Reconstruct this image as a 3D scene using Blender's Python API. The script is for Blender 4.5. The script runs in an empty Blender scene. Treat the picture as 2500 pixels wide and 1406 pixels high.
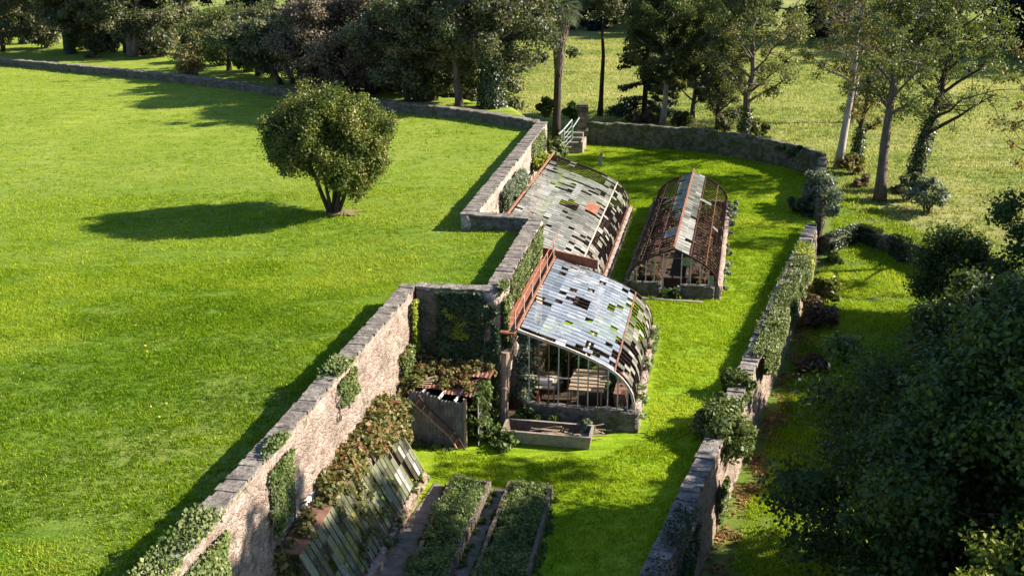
import bpy, math, random
import numpy as np
from mathutils import Vector

# ------------------------------------------------------------------ camera, sky, sun, exposure
SC = bpy.context.scene
COL = SC.collection
F_PX, CAM_H = 2700.0, 18.0
PITCH = math.atan(933.0 / F_PX)
cam = bpy.data.cameras.new("camera")
cam.sensor_width = 36.0
cam.lens = 36.0 * F_PX / 2500.0
cam.clip_start, cam.clip_end = 0.5, 3000.0
cam_o = bpy.data.objects.new("camera", cam)
cam_o.location = (0, 0, CAM_H)
cam_o.rotation_euler = (math.pi / 2 - PITCH, 0, 0)
COL.objects.link(cam_o)
SC.camera = cam_o

SUN_EL, SUN_AZ = math.radians(31.0), math.radians(4.0)       # azimuth measured from +X towards +Y
SUN = Vector((math.cos(SUN_EL) * math.cos(SUN_AZ), math.cos(SUN_EL) * math.sin(SUN_AZ), math.sin(SUN_EL)))
W = bpy.data.worlds.new("World")
SC.world = W
W.use_nodes = True
nt = W.node_tree
sky = nt.nodes.new("ShaderNodeTexSky")
sky.sky_type = 'NISHITA'
sky.sun_disc = False
sky.sun_elevation = SUN_EL
sky.sun_rotation = math.pi / 2 - SUN_AZ
sky.air_density, sky.dust_density, sky.ozone_density = 1.0, 0.3, 3.0
nt.links.new(sky.outputs[0], nt.nodes["Background"].inputs[0])
nt.nodes["Background"].inputs[1].default_value = 0.07
sl = bpy.data.lights.new("sun", 'SUN')
sl.energy, sl.angle, sl.color = 5.0, math.radians(0.5), (1.0, 0.90, 0.74)
so = bpy.data.objects.new("sun", sl)
so.rotation_euler = SUN.to_track_quat('Z', 'Y').to_euler()
so.location = (60, 10, 60)
COL.objects.link(so)
SC.view_settings.view_transform = 'Standard'
SC.view_settings.look = 'None'
SC.view_settings.exposure = 1.65
SC.view_settings.gamma = 1.0
SC.cycles.max_bounces = 6
SC.cycles.transparent_max_bounces = 8

# ------------------------------------------------------------------ small helpers
rng = np.random.default_rng(11)
random.seed(5)
CP, SP = math.cos(PITCH), math.sin(PITCH)

def at(px, py, z):
    """ground point under a photo pixel (2500 x 1406) at height z"""
    u, v = (px - 1250.0) / F_PX, (703.0 - py) / F_PX
    d = (u, CP + v * SP, -SP + v * CP)
    t = (z - CAM_H) / d[2]
    return Vector((d[0] * t, d[1] * t, z))

def at_y(px, py, y):
    """point under a photo pixel at ground distance y"""
    u, v = (px - 1250.0) / F_PX, (703.0 - py) / F_PX
    d = (u, CP + v * SP, -SP + v * CP)
    t = y / d[1]
    return Vector((d[0] * t, y, CAM_H + d[2] * t))

def depth_np(P):
    return P[:, 1] * CP - (P[:, 2] - CAM_H) * SP

def proj_np(P):
    dep = depth_np(P)
    up = P[:, 1] * SP + (P[:, 2] - CAM_H) * CP
    return 1250 + F_PX * P[:, 0] / dep, 703 - F_PX * up / dep

def hash2(ix, iy, seed):
    h = (ix.astype(np.int64) * 374761393 + iy.astype(np.int64) * 668265263 + seed * 974711) & 0x7fffffff
    h = ((h ^ (h >> 13)) * 1274126177) & 0x7fffffff
    return ((h ^ (h >> 16)) & 0xffff) / 65535.0

def vnoise(x, y, s=1.0, seed=0):
    x = np.asarray(x, float) / s; y = np.asarray(y, float) / s
    ix, iy = np.floor(x), np.floor(y)
    fx, fy = x - ix, y - iy
    fx, fy = fx * fx * (3 - 2 * fx), fy * fy * (3 - 2 * fy)
    a, b = hash2(ix, iy, seed), hash2(ix + 1, iy, seed)
    c, d = hash2(ix, iy + 1, seed), hash2(ix + 1, iy + 1, seed)
    return (a * (1 - fx) + b * fx) * (1 - fy) + (c * (1 - fx) + d * fx) * fy

def smooth(e0, e1, x):
    t = np.clip((x - e0) / (e1 - e0), 0, 1)
    return t * t * (3 - 2 * t)

def in_poly(x, y, poly):
    x = np.asarray(x); y = np.asarray(y)
    r = np.zeros(x.shape, bool)
    n = len(poly)
    for i in range(n):
        x0, y0 = poly[i]; x1, y1 = poly[(i + 1) % n]
        c = ((y0 > y) != (y1 > y)) & (x < (x1 - x0) * (y - y0) / (y1 - y0 + 1e-12) + x0)
        r ^= c
    return r

def dist_poly(x, y, poly, closed=True):
    d = np.full(np.shape(x), 1e9)
    n = len(poly)
    for i in range(n if closed else n - 1):
        x0, y0 = poly[i]; x1, y1 = poly[(i + 1) % n]
        dx, dy = x1 - x0, y1 - y0
        t = np.clip(((x - x0) * dx + (y - y0) * dy) / (dx * dx + dy * dy), 0, 1)
        d = np.minimum(d, np.hypot(x - x0 - t * dx, y - y0 - t * dy))
    return d

def mesh_np(name, V, F, tint=None, smooth_shade=False):
    """mesh from arrays; F is (m,k) with constant k"""
    V = np.asarray(V, np.float32); F = np.asarray(F, np.int32)
    me = bpy.data.meshes.new(name)
    m, k = F.shape
    me.vertices.add(len(V)); me.vertices.foreach_set("co", V.ravel())
    me.loops.add(m * k); me.loops.foreach_set("vertex_index", F.ravel())
    me.polygons.add(m)
    me.polygons.foreach_set("loop_start", np.arange(0, m * k, k, dtype=np.int32))
    me.polygons.foreach_set("loop_total", np.full(m, k, np.int32))
    if smooth_shade:
        me.polygons.foreach_set("use_smooth", np.ones(m, bool))
    if tint is not None:
        a = me.attributes.new("tint", 'FLOAT', 'FACE')
        a.data.foreach_set("value", np.asarray(tint, np.float32))
    me.update(calc_edges=True)
    return me

class MB:
    """collects shapes for one mesh object"""
    def __init__(self):
        self.v, self.f, self.t = [], [], []
    def quad(self, a, b, c, d, t=0.5):
        n = len(self.v); self.v += [tuple(a), tuple(b), tuple(c), tuple(d)]
        self.f.append((n, n + 1, n + 2, n + 3)); self.t.append(t)
    def hexa(self, p, t=0.5):
        """8 points: bottom ring 0-3, top ring 4-7"""
        n = len(self.v); self.v += [tuple(q) for q in p]
        for f in ((3, 2, 1, 0), (4, 5, 6, 7), (0, 1, 5, 4), (1, 2, 6, 5), (2, 3, 7, 6), (3, 0, 4, 7)):
            self.f.append(tuple(n + i for i in f)); self.t.append(t)
    def box(self, c, sx, sy, sz, ux=(1, 0, 0), uy=None, uz=(0, 0, 1), t=0.5):
        ux = Vector(ux).normalized(); uz = Vector(uz).normalized()
        uy = Vector(uy).normalized() if uy is not None else uz.cross(ux).normalized()
        c = Vector(c); X, Y, Z = ux * sx / 2, uy * sy / 2, uz * sz / 2
        self.hexa([c - X - Y - Z, c + X - Y - Z, c + X + Y - Z, c - X + Y - Z,
                   c - X - Y + Z, c + X - Y + Z, c + X + Y + Z, c - X + Y + Z], t)
    def bar(self, p, q, w=0.05, h=0.05, up=(0, 0, 1), t=0.5):
        p, q = Vector(p), Vector(q); d = (q - p)
        L = d.length
        if L < 1e-5: return
        d.normalize(); up = Vector(up)
        s = d.cross(up)
        if s.length < 1e-3: s = d.cross(Vector((1, 0, 0)))
        s.normalize(); n = s.cross(d).normalized()
        X, Z = s * w / 2, n * h / 2
        self.hexa([p - X - Z, p + X - Z, q + X - Z, q - X - Z, p - X + Z, p + X + Z, q + X + Z, q - X + Z], t)
    def tube(self, pts, rad, n=7, cap=True, t=0.5):
        pts = [Vector(p) for p in pts]
        if not hasattr(rad, '__len__'): rad = [rad] * len(pts)
        b = len(self.v); prev = None
        for i, p in enumerate(pts):
            d = (pts[min(i + 1, len(pts) - 1)] - pts[max(i - 1, 0)])
            d = d.normalized() if d.length > 1e-6 else Vector((0, 0, 1))
            ref = prev if prev is not None else (Vector((1, 0, 0)) if abs(d.x) < 0.8 else Vector((0, 1, 0)))
            a = (ref - d * ref.dot(d)).normalized(); c = d.cross(a); prev = a
            for k in range(n):
                th = 2 * math.pi * k / n
                self.v.append(tuple(p + (a * math.cos(th) + c * math.sin(th)) * rad[i]))
        for i in range(len(pts) - 1):
            for k in range(n):
                k2 = (k + 1) % n
                self.f.append((b + i * n + k, b + i * n + k2, b + (i + 1) * n + k2, b + (i + 1) * n + k)); self.t.append(t)
        if cap:
            self.f.append(tuple(b + k for k in range(n - 1, -1, -1))); self.t.append(t)
            e = b + (len(pts) - 1) * n
            self.f.append(tuple(e + k for k in range(n))); self.t.append(t)
    def mesh(self, name, off=(0, 0, 0), smooth_shade=False):
        me = bpy.data.meshes.new(name)
        o = Vector(off)
        me.from_pydata([tuple(Vector(v) - o) for v in self.v], [], self.f)
        a = me.attributes.new("tint", 'FLOAT', 'FACE')
        a.data.foreach_set("value", np.asarray(self.t, np.float32))
        if smooth_shade:
            me.polygons.foreach_set("use_smooth", np.ones(len(me.polygons), bool))
        me.update()
        return me

def link(name, me, m, parent=None, loc=None):
    o = bpy.data.objects.new(name, me)
    COL.objects.link(o)
    if m is not None: me.materials.append(m)
    if parent is not None: o.parent = parent
    if loc is not None: o.location = loc
    return o

def tag(o, label=None, cat=None, group=None, kind=None):
    if label: o["label"] = label
    if cat: o["category"] = cat
    if group: o["group"] = group
    if kind: o["kind"] = kind
    return o

def thing(name, loc, label, cat, group=None):
    o = bpy.data.objects.new(name, None)
    o.empty_display_size = 0.3
    o.location = loc
    COL.objects.link(o)
    return tag(o, label, cat, group)

def root_of(o):
    while o.parent is not None: o = o.parent
    return o

def part(name, mb, m, parent, sm=False):
    """a part or sub-part, built in world coordinates"""
    return link(name, mb.mesh(name, root_of(parent).location, sm), m, parent)

def solo(name, mb, m, label, cat, loc, group=None, sm=False):
    o = link(name, mb.mesh(name, loc, sm), m, None, loc)
    return tag(o, label, cat, group)

# ------------------------------------------------------------------ materials
class NB:
    def __init__(self, name):
        self.m = bpy.data.materials.new(name); self.m.use_nodes = True
        self.t = self.m.node_tree; self.n = self.t.nodes
        self.p = self.n["Principled BSDF"]; self.out = self.n["Material Output"]
        self.p.inputs["Roughness"].default_value = 0.85
        self.p.inputs["Specular IOR Level"].default_value = 0.25
        self.geo = None
    def pos(self):
        if self.geo is None: self.geo = self.n.new("ShaderNodeNewGeometry")
        return self.geo.outputs["Position"]
    def scaled(self, sx, sy, sz, rot=0.0):
        mp = self.n.new("ShaderNodeMapping"); mp.inputs["Scale"].default_value = (sx, sy, sz)
        mp.inputs["Rotation"].default_value = (0, 0, rot)
        self.t.links.new(self.pos(), mp.inputs[0]); return mp.outputs[0]
    def noise(self, scale, detail=4, rough=0.6, vec=None, dist=0.0):
        x = self.n.new("ShaderNodeTexNoise"); x.inputs["Scale"].default_value = scale
        x.inputs["Detail"].default_value = detail; x.inputs["Roughness"].default_value = rough
        x.inputs["Distortion"].default_value = dist
        self.t.links.new(vec if vec is not None else self.pos(), x.inputs["Vector"]); return x.outputs["Fac"]
    def voro(self, scale, feature='F1', vec=None, out="Distance", rnd=1.0):
        x = self.n.new("ShaderNodeTexVoronoi"); x.inputs["Scale"].default_value = scale
        x.feature = feature; x.inputs["Randomness"].default_value = rnd
        self.t.links.new(vec if vec is not None else self.pos(), x.inputs["Vector"]); return x.outputs[out]
    def ramp(self, fac, stops, interp='LINEAR'):
        r = self.n.new("ShaderNodeValToRGB"); cr = r.color_ramp; cr.interpolation = interp
        while len(cr.elements) < len(stops): cr.elements.new(0.5)
        for e, (p, c) in zip(cr.elements, stops):
            e.position = p; e.color = (c[0], c[1], c[2], 1) if hasattr(c, '__len__') else (c, c, c, 1)
        self.t.links.new(fac, r.inputs[0]); return r.outputs[0]
    def mix(self, fac, a, b, mode='MIX'):
        x = self.n.new("ShaderNodeMix"); x.data_type = 'RGBA'; x.blend_type = mode
        for s, val in ((x.inputs[0], fac), (x.inputs[6], a), (x.inputs[7], b)):
            if isinstance(val, (int, float)): s.default_value = val
            elif isinstance(val, tuple): s.default_value = (val[0], val[1], val[2], 1)
            else: self.t.links.new(val, s)
        return x.outputs[2]
    def math(self, op, a, b=0.0):
        x = self.n.new("ShaderNodeMath"); x.operation = op
        for s, val in ((x.inputs[0], a), (x.inputs[1], b)):
            if isinstance(val, (int, float)): s.default_value = val
            else: self.t.links.new(val, s)
        return x.outputs[0]
    def attr(self, name="tint"):
        a = self.n.new("ShaderNodeAttribute"); a.attribute_name = name; return a.outputs["Fac"]
    def color(self, c): 
        if isinstance(c, tuple): self.p.inputs["Base Color"].default_value = (c[0], c[1], c[2], 1)
        else: self.t.links.new(c, self.p.inputs["Base Color"])
    def bump(self, h, strength=0.5, dist=0.05):
        b = self.n.new("ShaderNodeBump"); b.inputs["Strength"].default_value = strength
        b.inputs["Distance"].default_value = dist
        self.t.links.new(h, b.inputs["Height"]); self.t.links.new(b.outputs[0], self.p.inputs["Normal"])
        return b.outputs[0]
    def shader(self, kind, color, **kw):
        s = self.n.new(kind)
        if isinstance(color, tuple): s.inputs["Color"].default_value = (color[0], color[1], color[2], 1)
        elif color is not None: self.t.links.new(color, s.inputs["Color"])
        return s
    def mixsh(self, fac, a, b):
        x = self.n.new("ShaderNodeMixShader")
        if isinstance(fac, (int, float)): x.inputs[0].default_value = fac
        else: self.t.links.new(fac, x.inputs[0])
        self.t.links.new(a, x.inputs[1]); self.t.links.new(b, x.inputs[2])
        return x.outputs[0]
    def surf(self, s): self.t.links.new(s, self.out.inputs["Surface"])

def leaf_mat(name, stops, transl=0.3, gloss=0.3, rough=0.5):
    b = NB(name)
    c = b.ramp(b.attr(), stops)
    b.color(c); b.p.inputs["Roughness"].default_value = rough; b.p.inputs["Specular IOR Level"].default_value = gloss
    tr = b.shader("ShaderNodeBsdfTranslucent", b.mix(0.5, c, (0.25, 0.32, 0.03), 'MIX'))
    b.surf(b.mixsh(transl, b.p.outputs[0], tr.outputs[0]))
    return b.m

def grass_ground(name, dark, mid, light, dry, streak_rot=0.0, streak=0.35, stripes=0.0, pale_from=None):
    b = NB(name)
    n1 = b.noise(0.10, 4, 0.6)                                   # broad patches
    n2 = b.noise(1.0, 5, 0.65, b.scaled(0.9, 2.6, 1.0, streak_rot))  # wind-combed streaks
    n3 = b.noise(9.0, 3, 0.7)
    c = b.ramp(n2, [(0.30, dark), (0.50, mid), (0.70, light)])
    c = b.mix(b.ramp(n1, [(0.50, 0.0), (0.70, 0.75)]), c, dry)
    c = b.mix(b.ramp(n3, [(0.32, 0.55), (0.55, 0.0)]), c, dark)
    if pale_from:                                                  # paler, yellower tone blended in with distance
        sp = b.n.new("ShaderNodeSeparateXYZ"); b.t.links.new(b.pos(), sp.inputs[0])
        mr = b.n.new("ShaderNodeMapRange"); mr.inputs[1].default_value, mr.inputs[2].default_value = pale_from
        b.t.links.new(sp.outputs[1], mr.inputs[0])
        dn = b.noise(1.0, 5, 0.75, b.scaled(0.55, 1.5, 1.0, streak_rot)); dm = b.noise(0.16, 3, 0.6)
        lo, hi = ((0.125, 0.180, 0.016), (0.275, 0.315, 0.055)) if pale_from[0] < 60 else ((0.135, 0.175, 0.030), (0.300, 0.322, 0.105))
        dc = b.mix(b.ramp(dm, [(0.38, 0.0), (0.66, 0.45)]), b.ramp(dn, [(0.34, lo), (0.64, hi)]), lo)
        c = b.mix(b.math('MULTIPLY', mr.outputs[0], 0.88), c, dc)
    if stripes:
        w = b.noise(1.0, 4, 0.6, b.scaled(0.07, 0.75, 1.0, streak_rot))
        c = b.mix(b.ramp(w, [(0.47, 0.0), (0.58, stripes)]), c, (0.105, 0.140, 0.022))
        w2 = b.noise(1.0, 5, 0.8, b.scaled(0.45, 0.60, 1.0))
        c = b.mix(b.ramp(w2, [(0.38, 0.75), (0.54, 0.0)]), c, (0.090, 0.125, 0.020))
        c = b.mix(b.ramp(b.noise(0.045, 3, 0.5), [(0.5, 0.0), (0.7, 0.6)]), c, (0.34, 0.29, 0.14))
    b.color(c)
    b.bump(b.math('ADD', b.math('MULTIPLY', n2, 1.6), n3), 0.45, 0.06)
    b.p.inputs["Roughness"].default_value = 0.9
    b.p.inputs["Specular IOR Level"].default_value = 0.1
    return b.m

def stone_mat(name, c1, c2, c3, mortar, scale=4.5, moss=0.0, stain=0.5, mosscol=(0.05, 0.07, 0.015)):
    b = NB(name)
    wn = b.n.new("ShaderNodeTexNoise"); wn.inputs["Scale"].default_value = 3.5; wn.inputs["Detail"].default_value = 3
    b.t.links.new(b.pos(), wn.inputs["Vector"])
    wa = b.n.new("ShaderNodeVectorMath"); wa.operation = 'MULTIPLY_ADD'
    b.t.links.new(wn.outputs["Color"], wa.inputs[0]); wa.inputs[1].default_value = (0.34, 0.34, 0.26)
    b.t.links.new(b.pos(), wa.inputs[2])
    wm = b.n.new("ShaderNodeMapping"); wm.inputs["Scale"].default_value = (1, 1, 1.9); b.t.links.new(wa.outputs[0], wm.inputs[0])
    wv = wm.outputs[0]
    cell = b.voro(scale, 'F1', wv, "Color")
    edge = b.voro(scale, 'DISTANCE_TO_EDGE', wv, "Distance")
    sep = b.n.new("ShaderNodeSeparateColor"); b.t.links.new(cell, sep.inputs[0])
    c = b.ramp(sep.outputs[0], [(0.1, c1), (0.5, c2), (0.9, c3)])
    c = b.mix(b.math('MULTIPLY', b.ramp(edge, [(0.02, 0.8), (0.12, 0.0)]), b.ramp(b.noise(1.7, 4, 0.7), [(0.35, 0.1), (0.6, 1.0)])), c, mortar)
    c = b.mix(b.ramp(b.noise(2.6, 6, 0.8), [(0.50, 0.0), (0.72, 0.7)]), c, mortar)
    big = b.noise(0.8, 5, 0.65)
    c = b.mix(b.ramp(big, [(0.45, 0.0), (0.68, stain)]), c, (0.05, 0.045, 0.04))
    fine = b.noise(14.0, 3, 0.7)
    c = b.mix(b.ramp(fine, [(0.3, 0.5), (0.5, 0.0)]), c, (0.04, 0.035, 0.03))
    if moss > 0:
        mo = b.noise(2.2, 4, 0.7)
        c = b.mix(b.ramp(mo, [(0.62 - moss * 0.4, 0.0), (0.72 - moss * 0.3, 0.9)]), c, mosscol)
    b.color(c)
    b.bump(b.math('ADD', b.math('MULTIPLY', b.ramp(edge, [(0.0, 0.0), (0.14, 1.0)]), 0.8), fine), 0.9, 0.05)
    return b.m

def rust_mat(name, c1=(0.20, 0.07, 0.03), c2=(0.10, 0.035, 0.02), c3=(0.30, 0.17, 0.11), rough=0.8):
    b = NB(name)
    n = b.noise(3.0, 5, 0.7); f = b.noise(22.0, 3, 0.6)
    c = b.ramp(n, [(0.3, c2), (0.52, c1), (0.72, c3)])
    c = b.mix(b.ramp(f, [(0.35, 0.6), (0.55, 0.0)]), c, c2)
    b.color(c); b.p.inputs["Roughness"].default_value = rough
    b.bump(f, 0.3, 0.01)
    return b.m

def glass_mat(name, stops, dirt, clear=0.25, rough=0.25, moss=0.3, spec=0.6):
    """old greenhouse glass: whitewashed, dirty, partly see-through"""
    b = NB(name)
    a = b.attr()
    c = b.ramp(a, stops)
    n = b.noise(1.6, 5, 0.7); f = b.noise(9.0, 4, 0.7)
    c = b.mix(b.ramp(f, [(0.45, 0.0), (0.68, 0.75)]), c, dirt)
    c = b.mix(b.ramp(n, [(0.50, 0.0), (0.70, moss)]), c, (0.06, 0.07, 0.02))
    b.color(c)
    b.p.inputs["Roughness"].default_value = rough
    b.p.inputs["Specular IOR Level"].default_value = spec
    tr = b.shader("ShaderNodeBsdfTransparent", (0.85, 0.9, 0.85))
    fac = b.ramp(b.math('MULTIPLY', b.math('ADD', b.math('FRACT', b.math('MULTIPLY', a, 7.31)), f), 0.5),
                 [(0.25, clear * 1.8), (0.62, 0.0)])
    b.surf(b.mixsh(fac, b.p.outputs[0], tr.outputs[0]))
    return b.m

def simple(name, c1, c2, scale=4.0, rough=0.85, bump=0.3, spec=0.2, vec=None):
    b = NB(name)
    n = b.noise(scale, 5, 0.65, b.scaled(*vec) if vec else None)
    b.color(b.ramp(n, [(0.32, c1), (0.68, c2)]))
    b.p.inputs["Roughness"].default_value = rough; b.p.inputs["Specular IOR Level"].default_value = spec
    b.bump(n, bump, 0.03)
    return b.m

M = {}
M['lawn'] = grass_ground('lawn_grass', (0.0373, 0.0804, 0.0059), (0.0813, 0.1525, 0.0084), (0.1288, 0.2083, 0.0169), (0.1829, 0.2083, 0.0506), pale_from=(28, 80))
M['garden'] = grass_ground('garden_grass', (0.0715, 0.1321, 0.0047), (0.1618, 0.2512, 0.0078), (0.2333, 0.3305, 0.0187), (0.2633, 0.2996, 0.0350), 0.3)
M['field'] = grass_ground('field_grass', (0.0456, 0.0857, 0.0085), (0.1003, 0.1607, 0.0188), (0.1549, 0.2213, 0.0427), (0.2005, 0.2213, 0.0940), -0.06, 0.5, 0.55, pale_from=(66, 120))
def blade_mat(name, stops):
    b = NB(name)
    c = b.ramp(b.attr(), stops)
    b.color(c); b.p.inputs["Roughness"].default_value = 0.6; b.p.inputs["Specular IOR Level"].default_value = 0.07
    tr = b.shader("ShaderNodeBsdfTranslucent", c)
    b.surf(b.mixsh(0.45, b.p.outputs[0], tr.outputs[0])); return b.m
M['blade'] = blade_mat('grass_blade', [(0.0, (0.0652, 0.1374, 0.0034)), (0.4, (0.1578, 0.2691, 0.0068)), (0.75, (0.2938, 0.4008, 0.0204)), (1.0, (0.4026, 0.4466, 0.0544))])
M['blade_field'] = blade_mat('field_blade', [(0.0, (0.1162, 0.1725, 0.0240)), (0.4, (0.2558, 0.3075, 0.0540)), (0.75, (0.4340, 0.4500, 0.1200)), (1.0, (0.5580, 0.4950, 0.1950))])
M['blade_garden'] = blade_mat('garden_blade', [(0.0, (0.0933, 0.1754, 0.0038)), (0.4, (0.2391, 0.3570, 0.0074)), (0.75, (0.4024, 0.5136, 0.0224)), (1.0, (0.5132, 0.5513, 0.0599))])
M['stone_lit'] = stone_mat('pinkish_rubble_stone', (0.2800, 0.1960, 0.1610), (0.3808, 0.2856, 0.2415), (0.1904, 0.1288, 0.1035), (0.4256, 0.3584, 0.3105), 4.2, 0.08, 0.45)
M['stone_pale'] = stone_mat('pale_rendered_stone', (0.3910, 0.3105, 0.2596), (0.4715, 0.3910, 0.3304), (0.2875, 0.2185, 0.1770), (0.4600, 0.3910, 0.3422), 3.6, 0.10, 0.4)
M['stone_shaded'] = stone_mat('weathered_shaded_stone', (0.13, 0.11, 0.095), (0.19, 0.16, 0.14), (0.085, 0.07, 0.06), (0.20, 0.18, 0.16), 4.0, 0.30, 0.6)  # weathered stone, colour darkened further for the shade on sunless faces
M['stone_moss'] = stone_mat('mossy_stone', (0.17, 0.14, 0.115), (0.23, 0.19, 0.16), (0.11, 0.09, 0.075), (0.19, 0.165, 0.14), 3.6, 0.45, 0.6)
M['brick_wall'] = stone_mat('brick_and_stone', (0.34, 0.20, 0.15), (0.42, 0.30, 0.24), (0.24, 0.13, 0.10), (0.42, 0.38, 0.32), 6.0, 0.15, 0.4)
def coping_mat(name, a, bcol, d):
    b = NB(name)
    n = b.noise(2.6, 6, 0.72); v = b.noise(11.0, 4, 0.7); t = b.attr()
    c = b.ramp(n, [(0.34, d), (0.50, a), (0.66, bcol)])
    c = b.mix(b.ramp(v, [(0.36, 0.8), (0.56, 0.0)]), c, d)
    c = b.mix(b.ramp(t, [(0.0, 0.35), (0.6, 0.0)]), c, d)
    c = b.mix(b.ramp(b.noise(5.0, 3, 0.6), [(0.62, 0.0), (0.74, 0.6)]), c, (0.13, 0.13, 0.04))
    b.color(c); b.bump(b.math('ADD', n, v), 0.7, 0.04); return b.m
M['coping'] = coping_mat('lichened_coping', (0.20, 0.175, 0.155), (0.33, 0.295, 0.265), (0.060, 0.050, 0.044))
M['slate_coping'] = coping_mat('slate_coping', (0.22, 0.20, 0.19), (0.36, 0.32, 0.285), (0.07, 0.06, 0.055))
M['rust'] = rust_mat('rusty_iron')
M['rust_red'] = rust_mat('red_rust_plank', (0.27, 0.10, 0.06), (0.14, 0.05, 0.03), (0.36, 0.18, 0.12))
M['rust_orange'] = rust_mat('orange_rust', (0.25, 0.115, 0.075), (0.15, 0.058, 0.036), (0.36, 0.235, 0.185))
M['rib_rust'] = rust_mat('maroon_rust', (0.095, 0.038, 0.027), (0.045, 0.020, 0.016), (0.17, 0.075, 0.05))
M['dark_iron'] = rust_mat('dark_iron', (0.055, 0.03, 0.022), (0.03, 0.018, 0.014), (0.11, 0.05, 0.035))
M['pale_iron'] = rust_mat('flaking_white_iron', (0.52, 0.48, 0.42), (0.30, 0.20, 0.14), (0.62, 0.60, 0.56))
M['glass_bright'] = glass_mat('whitewash_sky_glass', [(0.0, (0.1117, 0.1310, 0.1685)), (0.35, (0.1718, 0.2051, 0.2714)), (0.7, (0.2405, 0.2706, 0.3276)), (1.0, (0.3779, 0.3928, 0.4306))], (0.1117, 0.1178, 0.1123), 0.14, 0.30, 0.55, 0.5)  # whitewash tone with the bluish sky reflection mixed into the pane colour
M['glass_grey'] = glass_mat('grimy_glass', [(0.0, (0.0765, 0.0720, 0.0576)), (0.5, (0.2025, 0.1980, 0.1755)), (1.0, (0.3780, 0.3735, 0.3420))], (0.085, 0.078, 0.058), 0.22, 0.35, 0.5, 0.4)
M['glass_green'] = glass_mat('algae_glass', [(0.0, (0.0825, 0.0943, 0.0525)), (0.5, (0.1725, 0.1885, 0.1275)), (1.0, (0.5400, 0.5655, 0.5550))], (0.0750, 0.0798, 0.0375), 0.45, 0.2, 0.8, 0.6)
M['glass_clear'] = glass_mat('clear_dirty_glass', [(0.0, (0.12, 0.13, 0.11)), (1.0, (0.22, 0.24, 0.21))], (0.07, 0.07, 0.055), 1.3, 0.15, 0.4, 0.6)
M['soil'] = simple('dark_soil', (0.035, 0.026, 0.018), (0.075, 0.055, 0.038), 6, 0.95, 0.8)
M['leaflitter'] = leaf_mat('fallen_leaves', [(0.0, (0.12, 0.045, 0.02)), (0.5, (0.24, 0.10, 0.05)), (1.0, (0.34, 0.20, 0.11))], 0.15, 0.1, 0.8)
M['yellow_fleck'] = leaf_mat('yellow_fallen_leaf', [(0.0, (0.40, 0.30, 0.03)), (1.0, (0.62, 0.52, 0.06))], 0.2, 0.1, 0.8)
M['concrete'] = simple('weathered_concrete', (0.1720, 0.1480, 0.1221), (0.3096, 0.2680, 0.2220), 5, 0.9, 0.4)
M['concrete_dark'] = simple('dark_concrete', (0.1125, 0.0952, 0.0750), (0.2400, 0.2030, 0.1625), 4, 0.9, 0.5)
M['bed_wall'] = stone_mat('lichened_bed_wall', (0.1650, 0.1300, 0.1000), (0.2090, 0.1716, 0.1400), (0.1100, 0.0832, 0.0650), (0.1760, 0.1456, 0.1150), 5.0, 0.30, 0.55, (0.0660, 0.0468, 0.0100))
M['wood'] = simple('grey_weathered_wood', (0.20, 0.15, 0.10), (0.42, 0.33, 0.24), 5, 0.9, 0.4, 0.1, (1, 8, 8))
M['wood_brown'] = simple('brown_board', (0.13, 0.065, 0.045), (0.22, 0.115, 0.085), 4, 0.9, 0.3)
M['white_paint'] = simple('chalky_white_paint', (0.62, 0.60, 0.58), (0.80, 0.79, 0.78), 6, 0.8, 0.2)
M['zinc'] = rust_mat('galvanised_sheet', (0.17, 0.17, 0.185), (0.09, 0.055, 0.042), (0.26, 0.265, 0.285), 0.6)
M['red_tin'] = rust_mat('red_tin_roof', (0.2046, 0.0868, 0.0650), (0.1178, 0.0434, 0.0325), (0.2790, 0.1488, 0.1235), 0.75)
M['steel_green'] = simple('grey_green_steel', (0.20, 0.26, 0.25), (0.32, 0.38, 0.37), 8, 0.45, 0.1, 0.5)
M['red_plastic'] = simple('faded_red_plastic', (0.45, 0.06, 0.03), (0.58, 0.10, 0.05), 5, 0.6, 0.1)
M['bark'] = simple('brown_bark', (0.028, 0.021, 0.016), (0.080, 0.060, 0.045), 6, 0.95, 1.0, 0.1, (1, 1, 0.25))
M['bark_pale'] = simple('pale_bark', (0.20, 0.17, 0.145), (0.42, 0.37, 0.33), 5, 0.95, 1.0, 0.1, (1, 1, 0.22))
M['bark_grey'] = simple('grey_bark', (0.070, 0.056, 0.046), (0.17, 0.14, 0.12), 5, 0.95, 1.0, 0.1, (1, 1, 0.22))
M['palm_bark'] = simple('fibrous_palm_bark', (0.020, 0.015, 0.014), (0.065, 0.050, 0.047), 7, 0.95, 1.0, 0.1, (1, 1, 0.18))
M['dead_frond'] = leaf_mat('dead_palm_frond', [(0.0, (0.10, 0.08, 0.065)), (1.0, (0.24, 0.19, 0.15))], 0.1, 0.1, 0.8)

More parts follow.
